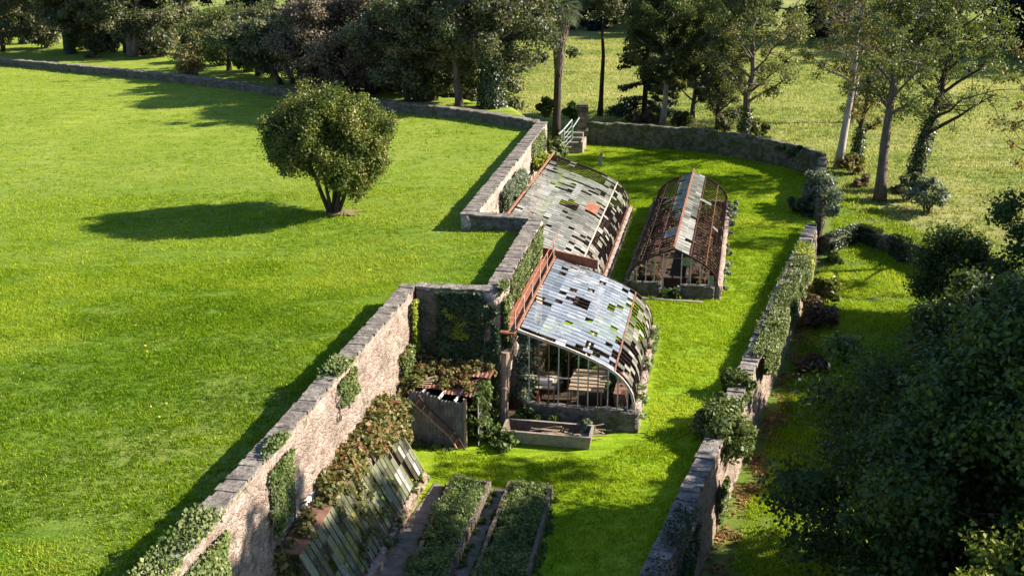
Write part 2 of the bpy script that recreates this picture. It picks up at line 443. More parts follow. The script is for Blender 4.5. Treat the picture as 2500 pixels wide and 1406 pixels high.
G = lambda *s: [(i / (len(s) - 1), c) for i, c in enumerate(s)]
M['leaf_oak'] = leaf_mat('dark_green_leaf', G((0.0336, 0.0460, 0.0314), (0.0619, 0.0766, 0.0433), (0.1177, 0.1186, 0.0627), (0.2384, 0.1876, 0.1021)), 0.28)
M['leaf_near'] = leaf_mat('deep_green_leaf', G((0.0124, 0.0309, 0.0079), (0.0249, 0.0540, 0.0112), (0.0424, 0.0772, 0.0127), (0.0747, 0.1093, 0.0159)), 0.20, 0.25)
M['leaf_olive'] = leaf_mat('olive_leaf', G((0.0374, 0.0589, 0.0097), (0.0747, 0.1038, 0.0145), (0.1438, 0.1614, 0.0242), (0.2228, 0.1614, 0.0460)), 0.22, 0.3)
M['leaf_ash'] = leaf_mat('mid_green_leaf', G((0.0279, 0.0460, 0.0160), (0.0599, 0.0828, 0.0251), (0.1047, 0.1242, 0.0388), (0.1895, 0.1656, 0.0570)), 0.35)
M['leaf_brown'] = leaf_mat('purple_brown_leaf', G((0.0612, 0.0422, 0.0347), (0.1142, 0.0806, 0.0673), (0.1836, 0.1306, 0.1061), (0.1224, 0.1344, 0.0571)), 0.2, 0.3)
M['leaf_autumn'] = leaf_mat('turning_leaf', G((0.050, 0.060, 0.016), (0.105, 0.105, 0.028), (0.180, 0.130, 0.040), (0.270, 0.130, 0.045)), 0.35)
M['leaf_yellow'] = leaf_mat('yellow_green_leaf', G((0.100, 0.130, 0.012), (0.190, 0.210, 0.018), (0.300, 0.290, 0.030), (0.380, 0.270, 0.040)), 0.4)
M['leaf_straw'] = leaf_mat('straw_twig_leaf', G((0.120, 0.105, 0.030), (0.200, 0.170, 0.050), (0.280, 0.220, 0.080), (0.300, 0.180, 0.100)), 0.3)
M['leaf_conifer'] = leaf_mat('conifer_needle', G((0.0130, 0.0260, 0.0182), (0.0234, 0.0416, 0.0260), (0.0416, 0.0624, 0.0338)), 0.1, 0.2)
M['leaf_blue'] = leaf_mat('grey_green_leaf', G((0.055, 0.075, 0.050), (0.110, 0.140, 0.095), (0.200, 0.235, 0.170)), 0.25)
M['leaf_far'] = leaf_mat('shaded_hazy_far_leaf', G((0.0072, 0.0156, 0.0176), (0.0120, 0.0247, 0.0256), (0.0240, 0.0390, 0.0352)), 0.05, 0.1, 0.8)  # darkened and blued: shade and distance haze are put into the leaf colour
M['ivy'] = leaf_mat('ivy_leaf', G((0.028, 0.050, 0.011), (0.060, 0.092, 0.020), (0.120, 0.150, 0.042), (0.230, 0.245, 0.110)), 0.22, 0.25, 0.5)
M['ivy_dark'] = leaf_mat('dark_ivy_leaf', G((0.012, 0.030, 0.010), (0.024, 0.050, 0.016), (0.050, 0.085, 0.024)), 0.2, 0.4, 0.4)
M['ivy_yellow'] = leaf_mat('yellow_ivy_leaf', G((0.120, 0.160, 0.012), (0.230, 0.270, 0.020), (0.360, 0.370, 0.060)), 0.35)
M['bramble'] = leaf_mat('bramble_leaf', G((0.055, 0.065, 0.016), (0.120, 0.120, 0.036), (0.190, 0.160, 0.055), (0.200, 0.070, 0.036)), 0.25, 0.3)
M['weed'] = leaf_mat('weed_leaf', G((0.030, 0.060, 0.014), (0.070, 0.120, 0.024), (0.130, 0.180, 0.040)), 0.35)
M['weed_soft'] = leaf_mat('feathery_weed', G((0.0750, 0.1187, 0.0360), (0.1313, 0.1875, 0.0600), (0.2125, 0.2562, 0.1020)), 0.35)
M['bracken'] = leaf_mat('dead_bracken', G((0.085, 0.050, 0.034), (0.150, 0.095, 0.066), (0.250, 0.180, 0.130)), 0.2, 0.1, 0.8)

# ------------------------------------------------------------------ leaves
def leaf_arrays(P, N, size, jitter=0.4, aspect=1.5):
    """diamond leaves at points P, facing N"""
    n = len(P)
    N = N / (np.linalg.norm(N, axis=1, keepdims=True) + 1e-9)
    r = rng.normal(size=(n, 3))
    A = np.cross(N, r); A /= (np.linalg.norm(A, axis=1, keepdims=True) + 1e-9)
    B = np.cross(N, A)
    s = (size if hasattr(size, '__len__') else np.full(n, size)) * rng.uniform(1 - jitter, 1 + jitter, n)
    s = s[:, None]
    a = A * s * 0.5 * aspect; b = B * s * 0.5
    fold = N * s * 0.14
    V = np.stack([P - a, P - b * 1.0 + fold - a * 0.15, P + a, P + b * 1.0 + fold - a * 0.15], 1).reshape(-1, 3)
    F = np.arange(4 * n, dtype=np.int32).reshape(n, 4)
    return V, F

def rand_dir(n):
    d = rng.normal(size=(n, 3)); return d / np.linalg.norm(d, axis=1, keepdims=True)

def clump_leaves(C, R, per, size, flat=0.75, up=0.45, tint0=None, tspread=0.22, shell=0.45):
    """C: (m,3) clump centres, R: (m,) radii; returns V,F,tint"""
    C = np.asarray(C, float); m = len(C)
    R = np.full(m, R) if np.ndim(R) == 0 else np.asarray(R, float)
    idx = np.repeat(np.arange(m), per)
    n = len(idx)
    d = rand_dir(n)
    rad = rng.uniform(0, 1, n) ** shell
    wob = 1 + 0.35 * (rng.uniform(-1, 1, n))
    P = C[idx] + d * (R[idx] * rad * wob)[:, None] * np.array([1, 1, flat])
    N = d * 0.8 + rng.normal(size=(n, 3)) * 0.75 + np.array([0, 0, up])
    V, F = leaf_arrays(P, N, size)
    t0 = rng.uniform(0.2, 0.75, m) if tint0 is None else np.asarray(tint0)
    T = np.clip(t0[idx] + rng.normal(0, tspread, n), 0, 1)
    return V, F, T

def leaf_obj(name, V, F, T, m, parent=None, loc=None):
    off = np.array(root_of(parent).location if parent is not None else (loc if loc is not None else (0, 0, 0)))
    me = mesh_np(name, V - off, F, T)
    return link(name, me, m, parent, loc if parent is None else None)
# ------------------------------------------------------------------ terrain
LAWN, WT, TILT = 4.35, 5.0, 0.035
def lawn_z(x, y=0):
    return LAWN + TILT * np.minimum(np.asarray(x, float), 0.0)
def at_wall_top(px, py):
    z = WT
    for _ in range(4):
        p = at(px, py, z); z = float(lawn_z(p.x)) + 0.65
    return p
NW = [at_wall_top(x, y) for x, y in ((1322, 291), (1130, 266), (930, 246), (720, 220), (480, 188), (240, 164), (0, 143))]
d_ = (NW[-1] - NW[-3]).normalized()
NW.append(NW[-1] + d_ * 26)                                        # the north wall runs on out of the picture
DIRW = Vector((0.192, 0.981, 0)).normalized()                      # the long walls and greenhouses share this direction
W1a, W1b = Vector((-3.73, 38.1, 0)), Vector((-9.0, 11.6, 0))
CRb = Vector((-0.72, 37.65, 0))
W2b = Vector((1.10, 47.25, 0))
STb = Vector((-1.98, 48.0, 0))
W3b = Vector((1.92, 70.15, 0))
LAWN_EDGE = [(W1b.x, W1b.y), (W1a.x, W1a.y), (CRb.x, CRb.y), (W2b.x, W2b.y), (STb.x, STb.y), (W3b.x, W3b.y)]
plateau = [(-75, 11.6)] + LAWN_EDGE + [(1.2, 73.2), (-0.3, 79.5), (-4.5, 84)] + \
          [(p.x + 2 + i, p.y + 6.5 + 2.2 * i) for i, p in enumerate(NW[2:])] + [(-90, 150), (-120, 60)]
lawn_clip = [(-78, 11.6)] + LAWN_EDGE + [(2.25, 70.6), (2.9, 74), (4.0, 80), (6.5, 89), (7.5, 110), (-30, 150), (-80, 200), (-150, 170), (-150, 60)]

RWd = Vector((0.381, 1.0, 0)).normalized()
RWa, RWb = Vector((17.45, 61.7, 0)), Vector((17.45 - 0.381 * 50, 11.7, 0))
FW = [at(x, y, 0) for x, y in ((1436, 351), (1560, 356), (1700, 369), (1830, 387), (1930, 409), (2004, 436))]
IV = [FW[-1], Vector((20.0, 70.5, 0)), Vector((18.6, 64.6, 0))]

def east_z(x, y):
    x = np.asarray(x, float); y = np.asarray(y, float)
    z = -2.3 + 1.5 * smooth(56, 76, y)
    z = z + 0.5 * smooth(110, 190, y) + 0.25 * (vnoise(x, y, 18, 3) - 0.5) * smooth(62, 90, y)
    far = np.hypot(x, y - 60)
    z = z + 26.0 * smooth(170, 420, far) * (0.6 + 0.8 * vnoise(x, y, 160, 9))
    return z

def grid_mesh(name, xs, ys, zf, mask=None, sm=True):
    X, Y = np.meshgrid(xs, ys)
    Z = zf(X, Y)
    V = np.stack([X, Y, Z], -1).reshape(-1, 3)
    nx, ny = len(xs), len(ys)
    i = np.arange((nx - 1) * (ny - 1)); r, c = i // (nx - 1), i % (nx - 1)
    F = np.stack([r * nx + c, r * nx + c + 1, (r + 1) * nx + c + 1, (r + 1) * nx + c], 1)
    if mask is not None:
        mk = mask(X, Y).reshape(-1)
        F = F[mk[F].all(1)]
        used = np.unique(F); remap = -np.ones(len(V), np.int64); remap[used] = np.arange(len(used))
        V, F = V[used], remap[F]
    return mesh_np(name, V, F, None, sm)

def nonuni(a, b, fine0, fine1, fine, coarse):
    left = np.arange(a, fine0, coarse); mid = np.arange(fine0, fine1, fine); right = np.arange(fine1, b + coarse, coarse)
    return np.concatenate([left, mid, right])

o = link("field", grid_mesh("field", nonuni(-700, 700, -60, 90, 1.5, 14), nonuni(-60, 900, 5, 190, 1.5, 16), east_z), M['field'])
tag(o, kind='structure')

def upper_z(x, y):
    d = np.where(in_poly(x, y, plateau), 0.0, dist_poly(x, y, plateau))
    z = lawn_z(x, y) + 0.10 * (vnoise(x, y, 7, 1) - 0.5)
    return z - 1.5 * d * np.minimum(d, 1.2) / 1.2
def lawn_mask(x, y):
    return in_poly(x, y, lawn_clip)
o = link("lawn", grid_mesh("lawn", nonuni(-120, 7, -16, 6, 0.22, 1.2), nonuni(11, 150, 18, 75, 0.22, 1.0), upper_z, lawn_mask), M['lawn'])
tag(o, kind='structure')

garden_poly = [(RWb.x + .05, RWb.y)] + [(RWa.x + .1, RWa.y), (IV[2].x, IV[2].y), (IV[1].x, IV[1].y)] + [(p.x, p.y) for p in FW[::-1]] + \
              [(5.6, 88.4), (3.0, 80), (W3b.x, W3b.y), (STb.x, STb.y), (W2b.x, W2b.y), (CRb.x, CRb.y), (W1a.x, W1a.y), (W1b.x, W1b.y)]
def gz(x, y):
    return 0.05 * (vnoise(x, y, 4, 5) - 0.5) + 0.0 * x
o = link("garden_lawn", grid_mesh("garden_lawn", np.arange(-10, 23, 0.25), np.arange(11.5, 89, 0.25), gz, lambda x, y: in_poly(x, y, garden_poly)), M['garden'])
tag(o, kind='structure')

# ------------------------------------------------------------------ walls
def offset_line(pts, d):
    """offset a 2D polyline to its right side by d"""
    out = []
    for i, p in enumerate(pts):
        a = pts[max(i - 1, 0)]; b = pts[min(i + 1, len(pts) - 1)]
        t = Vector((b.x - a.x, b.y - a.y, 0)).normalized()
        out.append(Vector((p.x + t.y * d, p.y - t.x * d, p.z)))
    return out

def resample(pts, step):
    out = [pts[0].copy()]
    for a, b in zip(pts[:-1], pts[1:]):
        n = max(1, int(round((b - a).length / step)))
        out += [a.lerp(b, k / n) for k in range(1, n + 1)]
    return out

def wall_mesh(name, pts, thick, zb, zt, rough=0.045, step=0.28, crumble=0.0, seed=0, batter=0.0):
    """rough masonry wall along a polyline of centre points; zb, zt functions of the point"""
    pts = resample([Vector((p.x, p.y, 0)) for p in pts], step)
    Lp, Rp = offset_line(pts, -thick / 2), offset_line(pts, thick / 2)
    nz = 12
    V, F = [], []
    n = len(pts)
    for i in range(n):
        b, t = zb(pts[i]), zt(pts[i])
        t = t + crumble * (vnoise(pts[i].x * 3.1, pts[i].y, 0.9, seed) - 0.6)
        ring = []
        for k in range(nz + 1): ring.append((Lp[i], b + (t - b) * k / nz))
        ring.append((pts[i], t + 0.02))
        tg = (pts[min(i + 1, n - 1)] - pts[max(i - 1, 0)]).normalized()
        for k in range(nz, -1, -1): ring.append((Rp[i] + Vector((tg.y, -tg.x, 0)) * (batter * (1 - k / nz)), b + (t - b) * k / nz))
        tt = (pts[min(i + 1, n - 1)] - pts[max(i - 1, 0)]).normalized()
        nn = Vector((tt.y, -tt.x, 0))
        for j, (p, z) in enumerate(ring):
            dsp = (vnoise(np.array([p.x * 2.3 + p.y]), np.array([z * 2.9]), 0.33, seed + 3)[0] - 0.5) * 2 * rough
            sg = -1 if j <= nz else (0 if j == nz + 1 else 1)
            V.append((p.x + nn.x * dsp * sg, p.y + nn.y * dsp * sg, z + (dsp * 0.6 if nz - 1 <= j <= nz + 3 else 0)))
    m = 2 * nz + 3
    for i in range(n - 1):
        for j in range(m - 1):
            F.append((i * m + j, i * m + j + 1, (i + 1) * m + j + 1, (i + 1) * m + j))
    for e, rv in ((0, False), (n - 1, True)):                        # ends
        for k in range(nz):
            q = (e * m + k, e * m + m - 1 - k, e * m + m - 2 - k, e * m + k + 1)
            F.append(q[::-1] if rv else q)
        q = (e * m + nz, e * m + nz + 2, e * m + nz + 1, e * m + nz + 1)
        F.append(q)
    F = np.array(F, np.int64)
    good = np.array([len(set(f)) == 4 for f in F.tolist()])
    return mesh_np(name, np.array(V), F[good], None, False)

def coping_mb(pts, thick, zt, h=0.09, over=0.05, slab=0.55, tilt=0.02, gap=0.012, seed=1, drop=0.0):
    """row of coping slabs along a polyline"""
    R = random.Random(seed); mb = MB()
    pts = [Vector((p.x, p.y, 0)) for p in pts]
    for a, b in zip(pts[:-1], pts[1:]):
        L = (b - a).length; d = (b - a) / L; nrm = Vector((d.y, -d.x, 0)); s = 0.0
        while s < L - 0.05:
            w = min(slab * R.uniform(0.6, 1.4), L - s)
            c = a + d * (s + w / 2)
            z = zt(c) + h / 2 + R.uniform(-tilt, tilt)
            if R.random() >= drop:
                uz = Vector((R.uniform(-tilt, tilt) * 2, R.uniform(-tilt, tilt) * 2, 1))
                dd = (d + nrm * R.uniform(-.03, .03)).normalized()
                uz = (uz - dd * uz.dot(dd)).normalized()
                mb.box(Vector((c.x, c.y, z)) + nrm * R.uniform(-.025, .025), w - gap, thick + 2 * over + R.uniform(-.05, .05), h * R.uniform(.85, 1.2), dd, None, uz, R.random())
            s += w
    return mb

def wall_thing(name, label, pts, thick, zb, zt, mat, cop=None, cat='wall', loc=None, group=None, **kw):
    loc = loc or Vector((pts[0].x, pts[0].y, zb(pts[0])))
    ckw = kw.pop('ckw', {})
    me = wall_mesh("masonry", pts, thick, zb, zt, **kw)
    t = thing(name, loc, label, cat, group)
    me.vertices.foreach_get("co", buf := np.empty(len(me.vertices) * 3, np.float32))
    me.vertices.foreach_set("co", (buf.reshape(-1, 3) - np.array(loc, np.float32)).ravel())
    link("masonry", me, mat, t)
    if cop is not None:
        part("coping", coping_mb(pts, thick, zt, **ckw), cop, t)
    return t

zc = lambda v: (lambda p: v)
wtop = lambda p: float(lawn_z(p.x)) + 0.60
low = lambda p: -0.4
wall_thing("terrace_wall", "long pinkish rubble wall with grey coping between the big lawn and the bramble covered frame", [W1b, W1a], 0.5, low, zc(4.9), M['stone_lit'], M['coping'], seed=2, rough=0.06, ckw=dict(seed=3, over=0.03, h=0.08, slab=0.26, tilt=.018, gap=.004))
wall_thing("terrace_wall", "shaded ivy covered cross wall standing behind the tin shed", [W1a + Vector((0.28, -0.05, 0)), CRb], 0.46, low, zc(4.9), M['stone_shaded'], M['coping'], seed=4, ckw=dict(seed=5, over=0.03, h=0.08, slab=.26, tilt=.018, gap=.004))
wall_thing("terrace_wall", "pale ivy streaked wall above the rusty walkway of the nearest greenhouse", [CRb + Vector((-0.0, -0.35, 0)), W2b], 0.58, low, zc(4.9), M['stone_pale'], M['coping'], seed=6, ckw=dict(seed=7, over=0.03, h=0.08, slab=.26, tilt=.018, gap=.004))
wall_thing("terrace_wall", "short low dark return wall making the step in the lawn edge", [W2b + Vector((-0.30, 0.05, 0)), STb], 0.5, low, zc(4.9), M['stone_shaded'], M['coping'], seed=8, ckw=dict(seed=9, over=0.03, h=0.08, slab=.26, tilt=.018, gap=.004))
wall_thing("terrace_wall", "pale wall with climbing shrubs behind the second lean-to greenhouse", [STb + Vector((0.0, -0.25, 0)), W3b], 0.62, low, zc(4.9), M['stone_pale'], M['coping'], seed=10, ckw=dict(seed=11, over=0.03, h=0.08, slab=.26, tilt=.018, gap=.004))
wall_thing("boundary_wall", "long low stone wall along the far edge of the big lawn in front of the wood", [W3b + Vector((-0.34, 0.1, 0))] + NW[1:], 0.6, lambda p: float(lawn_z(p.x)) - 0.5, lambda p: float(lawn_z(p.x)) + 0.58, M['stone_shaded'], M['coping'], seed=12, ckw=dict(seed=13, over=0.04, h=0.09, slab=0.45, tilt=.03))
wall_thing("boundary_wall", "shaded curving stone wall with mossy top closing the far end of the greenhouse garden", FW, 0.55, lambda p: -1.4, zc(1.75), M['stone_moss'], None, seed=14, crumble=0.18, rough=0.07, ckw={})
wall_thing("boundary_wall", "ivy smothered wall end beneath the pale tree trunks", IV, 0.6, lambda p: -2.2, zc(1.5), M['stone_moss'], None, seed=16, crumble=0.3, rough=0.08)
MW = [Vector((18.7, 63.6, 0)), at(2090, 585, -1.7), at(2160, 612, -1.8), at(2230, 640, -1.9), at(2330, 672, -1.9)]
wall_thing("boundary_wall", "low mossy dark wall running from the right garden wall towards the dark trees", MW, 0.6, lambda p: -2.8, lambda p: -0.75 - 0.02 * (p.x - 18), M['stone_moss'], None, seed=18, crumble=0.25, rough=0.08)
wall_thing("garden_wall", "tall wall on the right with slate slab top, sunlit side facing the dark trees", [RWb - Vector((.09, 0, 0)), RWa - Vector((.09, 0, 0))], 0.54, lambda p: -2.9, zc(0.46), M['stone_lit'], M['slate_coping'], seed=20, rough=0.06, batter=.30, ckw=dict(seed=21, over=0.05, h=0.12, slab=0.36, tilt=0.04, gap=0.035))

# gate pillar at the head of the far wall
pl = at(1421, 347, 0); pl.y += 0.35
t = thing("gate_pillar", (pl.x, pl.y, -0.6), "square brick gate pillar with dark cap beside the green railing", "pillar")
mb = MB(); mb.box((pl.x, pl.y, 0.9), 0.72, 0.72, 3.0); part("shaft", mb, M['brick_wall'], t)
mb = MB(); mb.box((pl.x, pl.y, 2.62), 0.90, 0.90, 0.46); mb.box((pl.x, pl.y, 2.92), 0.78, 0.78, 0.16); part("cap", mb, M['stone_shaded'], t)
mb = MB(); mb.box((pl.x + 0.1, pl.y - 0.05, 0.25), 1.05, 1.0, 1.4); part("plinth", mb, M['concrete'], t)

# ------------------------------------------------------------------ grass blades, leaf flecks
def sample_poly(poly, n):
    a = np.array(poly); lo, hi = a.min(0), a.max(0)
    out = []
    got = 0
    while got < n:
        p = rng.uniform(lo, hi, (n * 2, 2)); p = p[in_poly(p[:, 0], p[:, 1], poly)]
        out.append(p); got += len(p)
    return np.concatenate(out)[:n]

def blades(name, polys, zf, mat, clumpiness, seed, yellow=0.12, fade=None, holes=()):
    """tufts of grass: several three-sided blades round each tuft, thinner towards the far end"""
    PX, S = [], []
    for poly, n, size in polys:
        p = sample_poly(poly, n // 5)
        PX.append(p); S.append(np.full(len(p), size))
    p = np.concatenate(PX); s = np.concatenate(S)
    P = np.column_stack([p, np.zeros(len(p))]); P[:, 2] = zf(p[:, 0], p[:, 1])
    u, v = proj_np(P)
    k = (u > -60) & (u < 2560) & (v > -30) & (v < 1470)
    nz = vnoise(p[:, 0], p[:, 1], 0.55, seed) * 0.5 + vnoise(p[:, 0] * 0.5, p[:, 1] * 1.6, 1.1, seed + 1) * 0.5
    k &= nz > clumpiness * rng.uniform(0.1, 1.0, len(nz))
    for hp in holes: k &= ~in_poly(p[:, 0], p[:, 1], hp)
    fd = np.clip((p[:, 1] - fade[0]) / (fade[1] - fade[0]), 0, 1) if fade else np.zeros(len(p))
    k &= rng.uniform(size=len(p)) > fd * 0.6
    P, s, nz, fd = P[k], s[k], nz[k], fd[k]
    m = len(P); hm = rng.uniform(0.55, 1.35, m); tt = rng.normal(0, 0.13, m)
    q = np.repeat(np.arange(m), 7); n = len(q)
    sp = s[q] * 0.75
    P = P[q] + np.column_stack([rng.normal(0, 1, n) * sp, rng.normal(0, 1, n) * sp, np.zeros(n)])
    nz, fd, s = nz[q], fd[q], s[q]
    h = s * (0.45 + 1.0 * nz) * hm[q] * rng.uniform(0.6, 1.3, n)
    th = rng.uniform(0, 2 * np.pi, n)
    side = np.column_stack([np.cos(th), np.sin(th), np.zeros(n)])
    lean = rng.normal(0, 0.55, (n, 2)) + np.array([0.15, -0.1])
    tip = P + np.column_stack([lean * h[:, None], h])
    w = (s * 0.19)[:, None] * side
    V = np.stack([P - w, P + w, tip], 1).reshape(-1, 3); V[:, 2] -= 0.01
    F = np.arange(3 * n, dtype=np.int32).reshape(n, 3)
    br = vnoise(P[:, 0], P[:, 1], 6.0, seed + 2) * .6 + vnoise(P[:, 0], P[:, 1], 1.7, seed + 4) * .4
    T = np.clip(0.19 + 0.42 * nz + 0.95 * (br - 0.5) + 0.30 * fd + tt[q] + rng.normal(0, 0.10, n), 0, 0.95)
    dry = vnoise(P[:, 0] * .6, P[:, 1], 3.2, seed + 6)
    T = np.where(rng.uniform(size=n) < yellow * (0.3 + br) + 0.50 * smooth(.64, .90, dry), 0.96 + 0 * T, T)
    o = link(name, mesh_np(name, V, F, T), mat)
    return tag(o, kind='stuff')

E = [(x - 0.55 * (1 if i < 2 or i > 3 else 0.6), y) for i, (x, y) in enumerate(LAWN_EDGE)]
E = [(W1b.x - .45, W1b.y), (W1a.x - .4, W1a.y + .35), (CRb.x - .5, CRb.y + .45), (W2b.x - .42, W2b.y - .45), (STb.x - .45, STb.y - .4), (W3b.x - .55, W3b.y - .2)]
near_lawn = [(-16, 17)] + [(-8.2, 17)] + E[1:2] + [(-4.1, 44), (-22, 44)]
mid_lawn = [(-25, 36), (-4.6, 36)] + E[1:5] + [(-2.4, 56), (-32, 56)]
far_lawn = [(-36, 54), (-1.8, 54), E[5]] + [(p.x, p.y - 0.6) for p in NW[:7]]
blades("lawn_grass", [(near_lawn, 230000, 0.080), (mid_lawn, 150000, 0.090), (far_lawn, 150000, 0.10)], upper_z, M['blade'], 0.42, 31, fade=(34, 74))
gpoly = [(2.2, 20), (6.4, 34), (16.5, 61.5), (18.6, 66), (20.0, 74)] + [(p.x - .2, p.y - .5) for p in FW[::-1]] + [(5.2, 84), (3.2, 72), (2.6, 67), (7.5, 65.9), (4.1, 47.8), (5.6, 46.3), (6.65, 45.4), (4.75, 35.5), (3, 34), (-2.6, 34.6), (-2.6, 32.6), (1.5, 32), (0.3, 20)]
blades("garden_grass", [(gpoly, 260000, 0.095)], gz, M['blade_garden'], 0.42, 41, holes=[[(5.4, 51.3), (9.95, 50.2), (13.4, 66.4), (8.9, 67.5)]])
epoly = [(2.4, 18), (12.5, 18), (11.5, 24), (18, 46), (26, 66), (22, 78), (21, 70), (19.5, 64), (17.9, 61)]
epoly_old = [(4.9, 24), (11.5, 24), (18, 46), (26, 66), (22, 78), (21, 70), (19.5, 64), (17.9, 61)]
blades("field_edge_grass", [(epoly, 110000, 0.13)], east_z, M['blade_garden'], 0.42, 51, fade=(58, 80))

blades("field_grass", [([(4, 89), (14, 86), (21, 79), (23, 68), (30, 60), (42, 74), (66, 130), (70, 160), (-20, 170), (-60, 170), (-60, 135), (-10, 100)], 420000, 0.20)], east_z, M['blade_field'], 0.62, 71, yellow=0.3)

def flecks(name, poly, n, zf, size, mat, kind='stuff', dens=None):
    p = sample_poly(poly, n)
    if dens is not None:
        k = vnoise(p[:, 0], p[:, 1], dens, 77) > rng.uniform(0.25, 0.9, len(p)); p = p[k]
    P = np.column_stack([p, zf(p[:, 0], p[:, 1]) + rng.uniform(0.015, 0.06, len(p))])
    N = np.array([0, 0, 1.0]) + rng.normal(0, 0.35, (len(P), 3))
    V, F = leaf_arrays(P, N, size, 0.5, 1.3)
    o = link(name, mesh_np(name, V, F, rng.uniform(0, 1, len(P))), mat)
    return tag(o, kind=kind)
flecks("yellow_fallen_leaves", near_lawn + [], 700, upper_z, 0.06, M['yellow_fleck'], dens=3.0)
strip = [(RWb.x + .30, RWb.y), (RWb.x + 1.0, RWb.y), (RWa.x + 0.75, RWa.y - 3), (RWa.x + .35, RWa.y - 1)]
flecks("fallen_leaves", strip, 9000, east_z, 0.09, M['leaflitter'], dens=0.8)
# ------------------------------------------------------------------ greenhouses
U = DIRW; VR = Vector((U.y, -U.x, 0))                                # along and across the greenhouses

def catmull(P, n=40):
    P = [Vector((a, b, 0)) for a, b in P]
    Q = [P[0] * 2 - P[1]] + P + [P[-1] * 2 - P[-2]]
    out = []
    for i in range(1, len(Q) - 2):
        for k in range(10):
            t = k / 10
            a, b, c, d = Q[i - 1], Q[i], Q[i + 1], Q[i + 2]
            out.append(0.5 * ((2 * b) + (c - a) * t + (2 * a - 5 * b + 4 * c - d) * t * t + (3 * b - a - 3 * c + d) * t ** 3))
    out.append(P[-1])
    s = [0.0]
    for a, b in zip(out[:-1], out[1:]): s.append(s[-1] + (b - a).length)
    s = np.array(s); X = np.array([p.x for p in out]); Y = np.array([p.y for p in out])
    return s / s[-1], X, Y

class Prof:
    def __init__(self, pts, width, ztop, zbot, sign=1):
        self.s, X, D = catmull([(x * width, d * (ztop - zbot)) for x, d in pts])
        self.X, self.Z = X * sign, ztop - D
    def __call__(self, t):
        return float(np.interp(t, self.s, self.X)), float(np.interp(t, self.s, self.Z))

class House:
    """coordinates along (a), across (b) and up (z) of one greenhouse"""
    def __init__(self, o, u=U):
        self.o = Vector((o[0], o[1], 0)); self.u = u; self.v = Vector((u.y, -u.x, 0))
    def p(self, a, b, z): return self.o + self.u * a + self.v * b + Vector((0, 0, z))
    def box(self, mb, a0, a1, b0, b1, z0, z1, t=0.5):
        mb.hexa([self.p(a0, b0, z0), self.p(a0, b1, z0), self.p(a1, b1, z0), self.p(a1, b0, z0),
                 self.p(a0, b0, z1), self.p(a0, b1, z1), self.p(a1, b1, z1), self.p(a1, b0, z1)], t)

def low_wall(H, name, a0, a1, b0, b1, z0, z1, mat, parent, seed, rough=0.05):
    """low rubble wall between two plan corners, part of a greenhouse"""
    p, q = H.p(a0, b0, 0), H.p(a1, b1, 0)
    me = wall_mesh(name, [p, q], 0.34, zc(z0), zc(z1), rough=rough, step=0.2, crumble=0.04, seed=seed)
    loc = root_of(parent).location
    me.vertices.foreach_get("co", buf := np.empty(len(me.vertices) * 3, np.float32))
    me.vertices.foreach_set("co", (buf.reshape(-1, 3) - np.array(loc, np.float32)).ravel())
    return link(name, me, mat, parent)

PROF_LEAN = [(0, 0), (.25, .126), (.45, .225), (.72, .40), (.88, .57), (.975, .78), (1, 1)]

def arch_pts(H, pf, a, t0=0.0, t1=1.0, n=14, lift=0.0):
    out = []
    for i in range(n + 1):
        b, z = pf(t0 + (t1 - t0) * i / n); out.append(H.p(a, b, z + lift))
    return out

def arch_bar(mb, H, pf, a, w, h, t0=0.0, t1=1.0, n=14, lift=0.0):
    q = arch_pts(H, pf, a, t0, t1, n, lift)
    for x, y in zip(q[:-1], q[1:]): mb.bar(x, y, w, h, VRUP)
VRUP = Vector((0.35, -0.05, 1))

def panes(H, pf, a0, da, ncol, rows, keep, tintf, jit=0.006, lift=0.03, gap=0.03):
    mb = MB()
    R = random.Random(int(a0 * 100) + ncol)
    for c in range(ncol):
        for r in range(len(rows) - 1):
            if not keep(c, r, R): continue
            b0, z0 = pf(rows[r]); b1, z1 = pf(rows[r + 1] + 0.006)
            j = [R.uniform(-jit, jit) for _ in range(4)]
            x0, x1 = a0 + c * da + gap, a0 + (c + 1) * da - gap
            slip = R.uniform(0, 0.015)
            mb.quad(H.p(x0, b0, z0 + lift + j[0]), H.p(x1, b0, z0 + lift + j[1]), H.p(x1, b1 + slip, z1 + lift + 0.012 + j[2]), H.p(x0, b1 + slip, z1 + lift + 0.012 + j[3]), tintf(c, r, R))
    return mb

# ---- nearest lean-to greenhouse
g2 = thing("lean_to_greenhouse", (0.18, 37.05, 0), "nearest greenhouse, bluish white glass roof with missing panes, curving down from the wall", "greenhouse")
H2 = House((0.18, 37.05))
L2, W2w = 8.7, 4.30
P2 = Prof(PROF_LEAN, W2w, 3.6, 0.85)
low_wall(H2, "base_wall", 0.17, L2, W2w + 0.02, W2w + 0.02, -0.3, 0.82, M['stone_lit'], g2, 31)
low_wall(H2, "base_wall", 0.0, 0.0, 0.35, W2w + 0.18, -0.3, 0.80, M['stone_shaded'], g2, 32)
NB2 = 25; da2 = L2 / NB2
for i in range(NB2 + 1):
    mb = MB(); a = i * da2
    if i in (0, NB2): arch_bar(mb, H2, P2, a, 0.07, 0.10, 0, 1, 18)
    else: arch_bar(mb, H2, P2, a, 0.026, 0.05, 0, 1, 14)
    part("rib", mb, M['pale_iron'] if i == 0 else M['dark_iron'], g2)
for t, m in ((0.24, 'dark_iron'), (0.48, 'pale_iron'), (0.70, 'rust_orange'), (0.97, 'dark_iron')):
    b, z = P2(t); mb = MB(); mb.bar(H2.p(0, b, z - 0.035 if t != 0.70 else z + 0.055), H2.p(L2, b, z - 0.035 if t != 0.70 else z + 0.055), 0.05, 0.05); part("purlin", mb, M[m], g2)
rows2 = list(np.linspace(0.015, 0.70, 12))
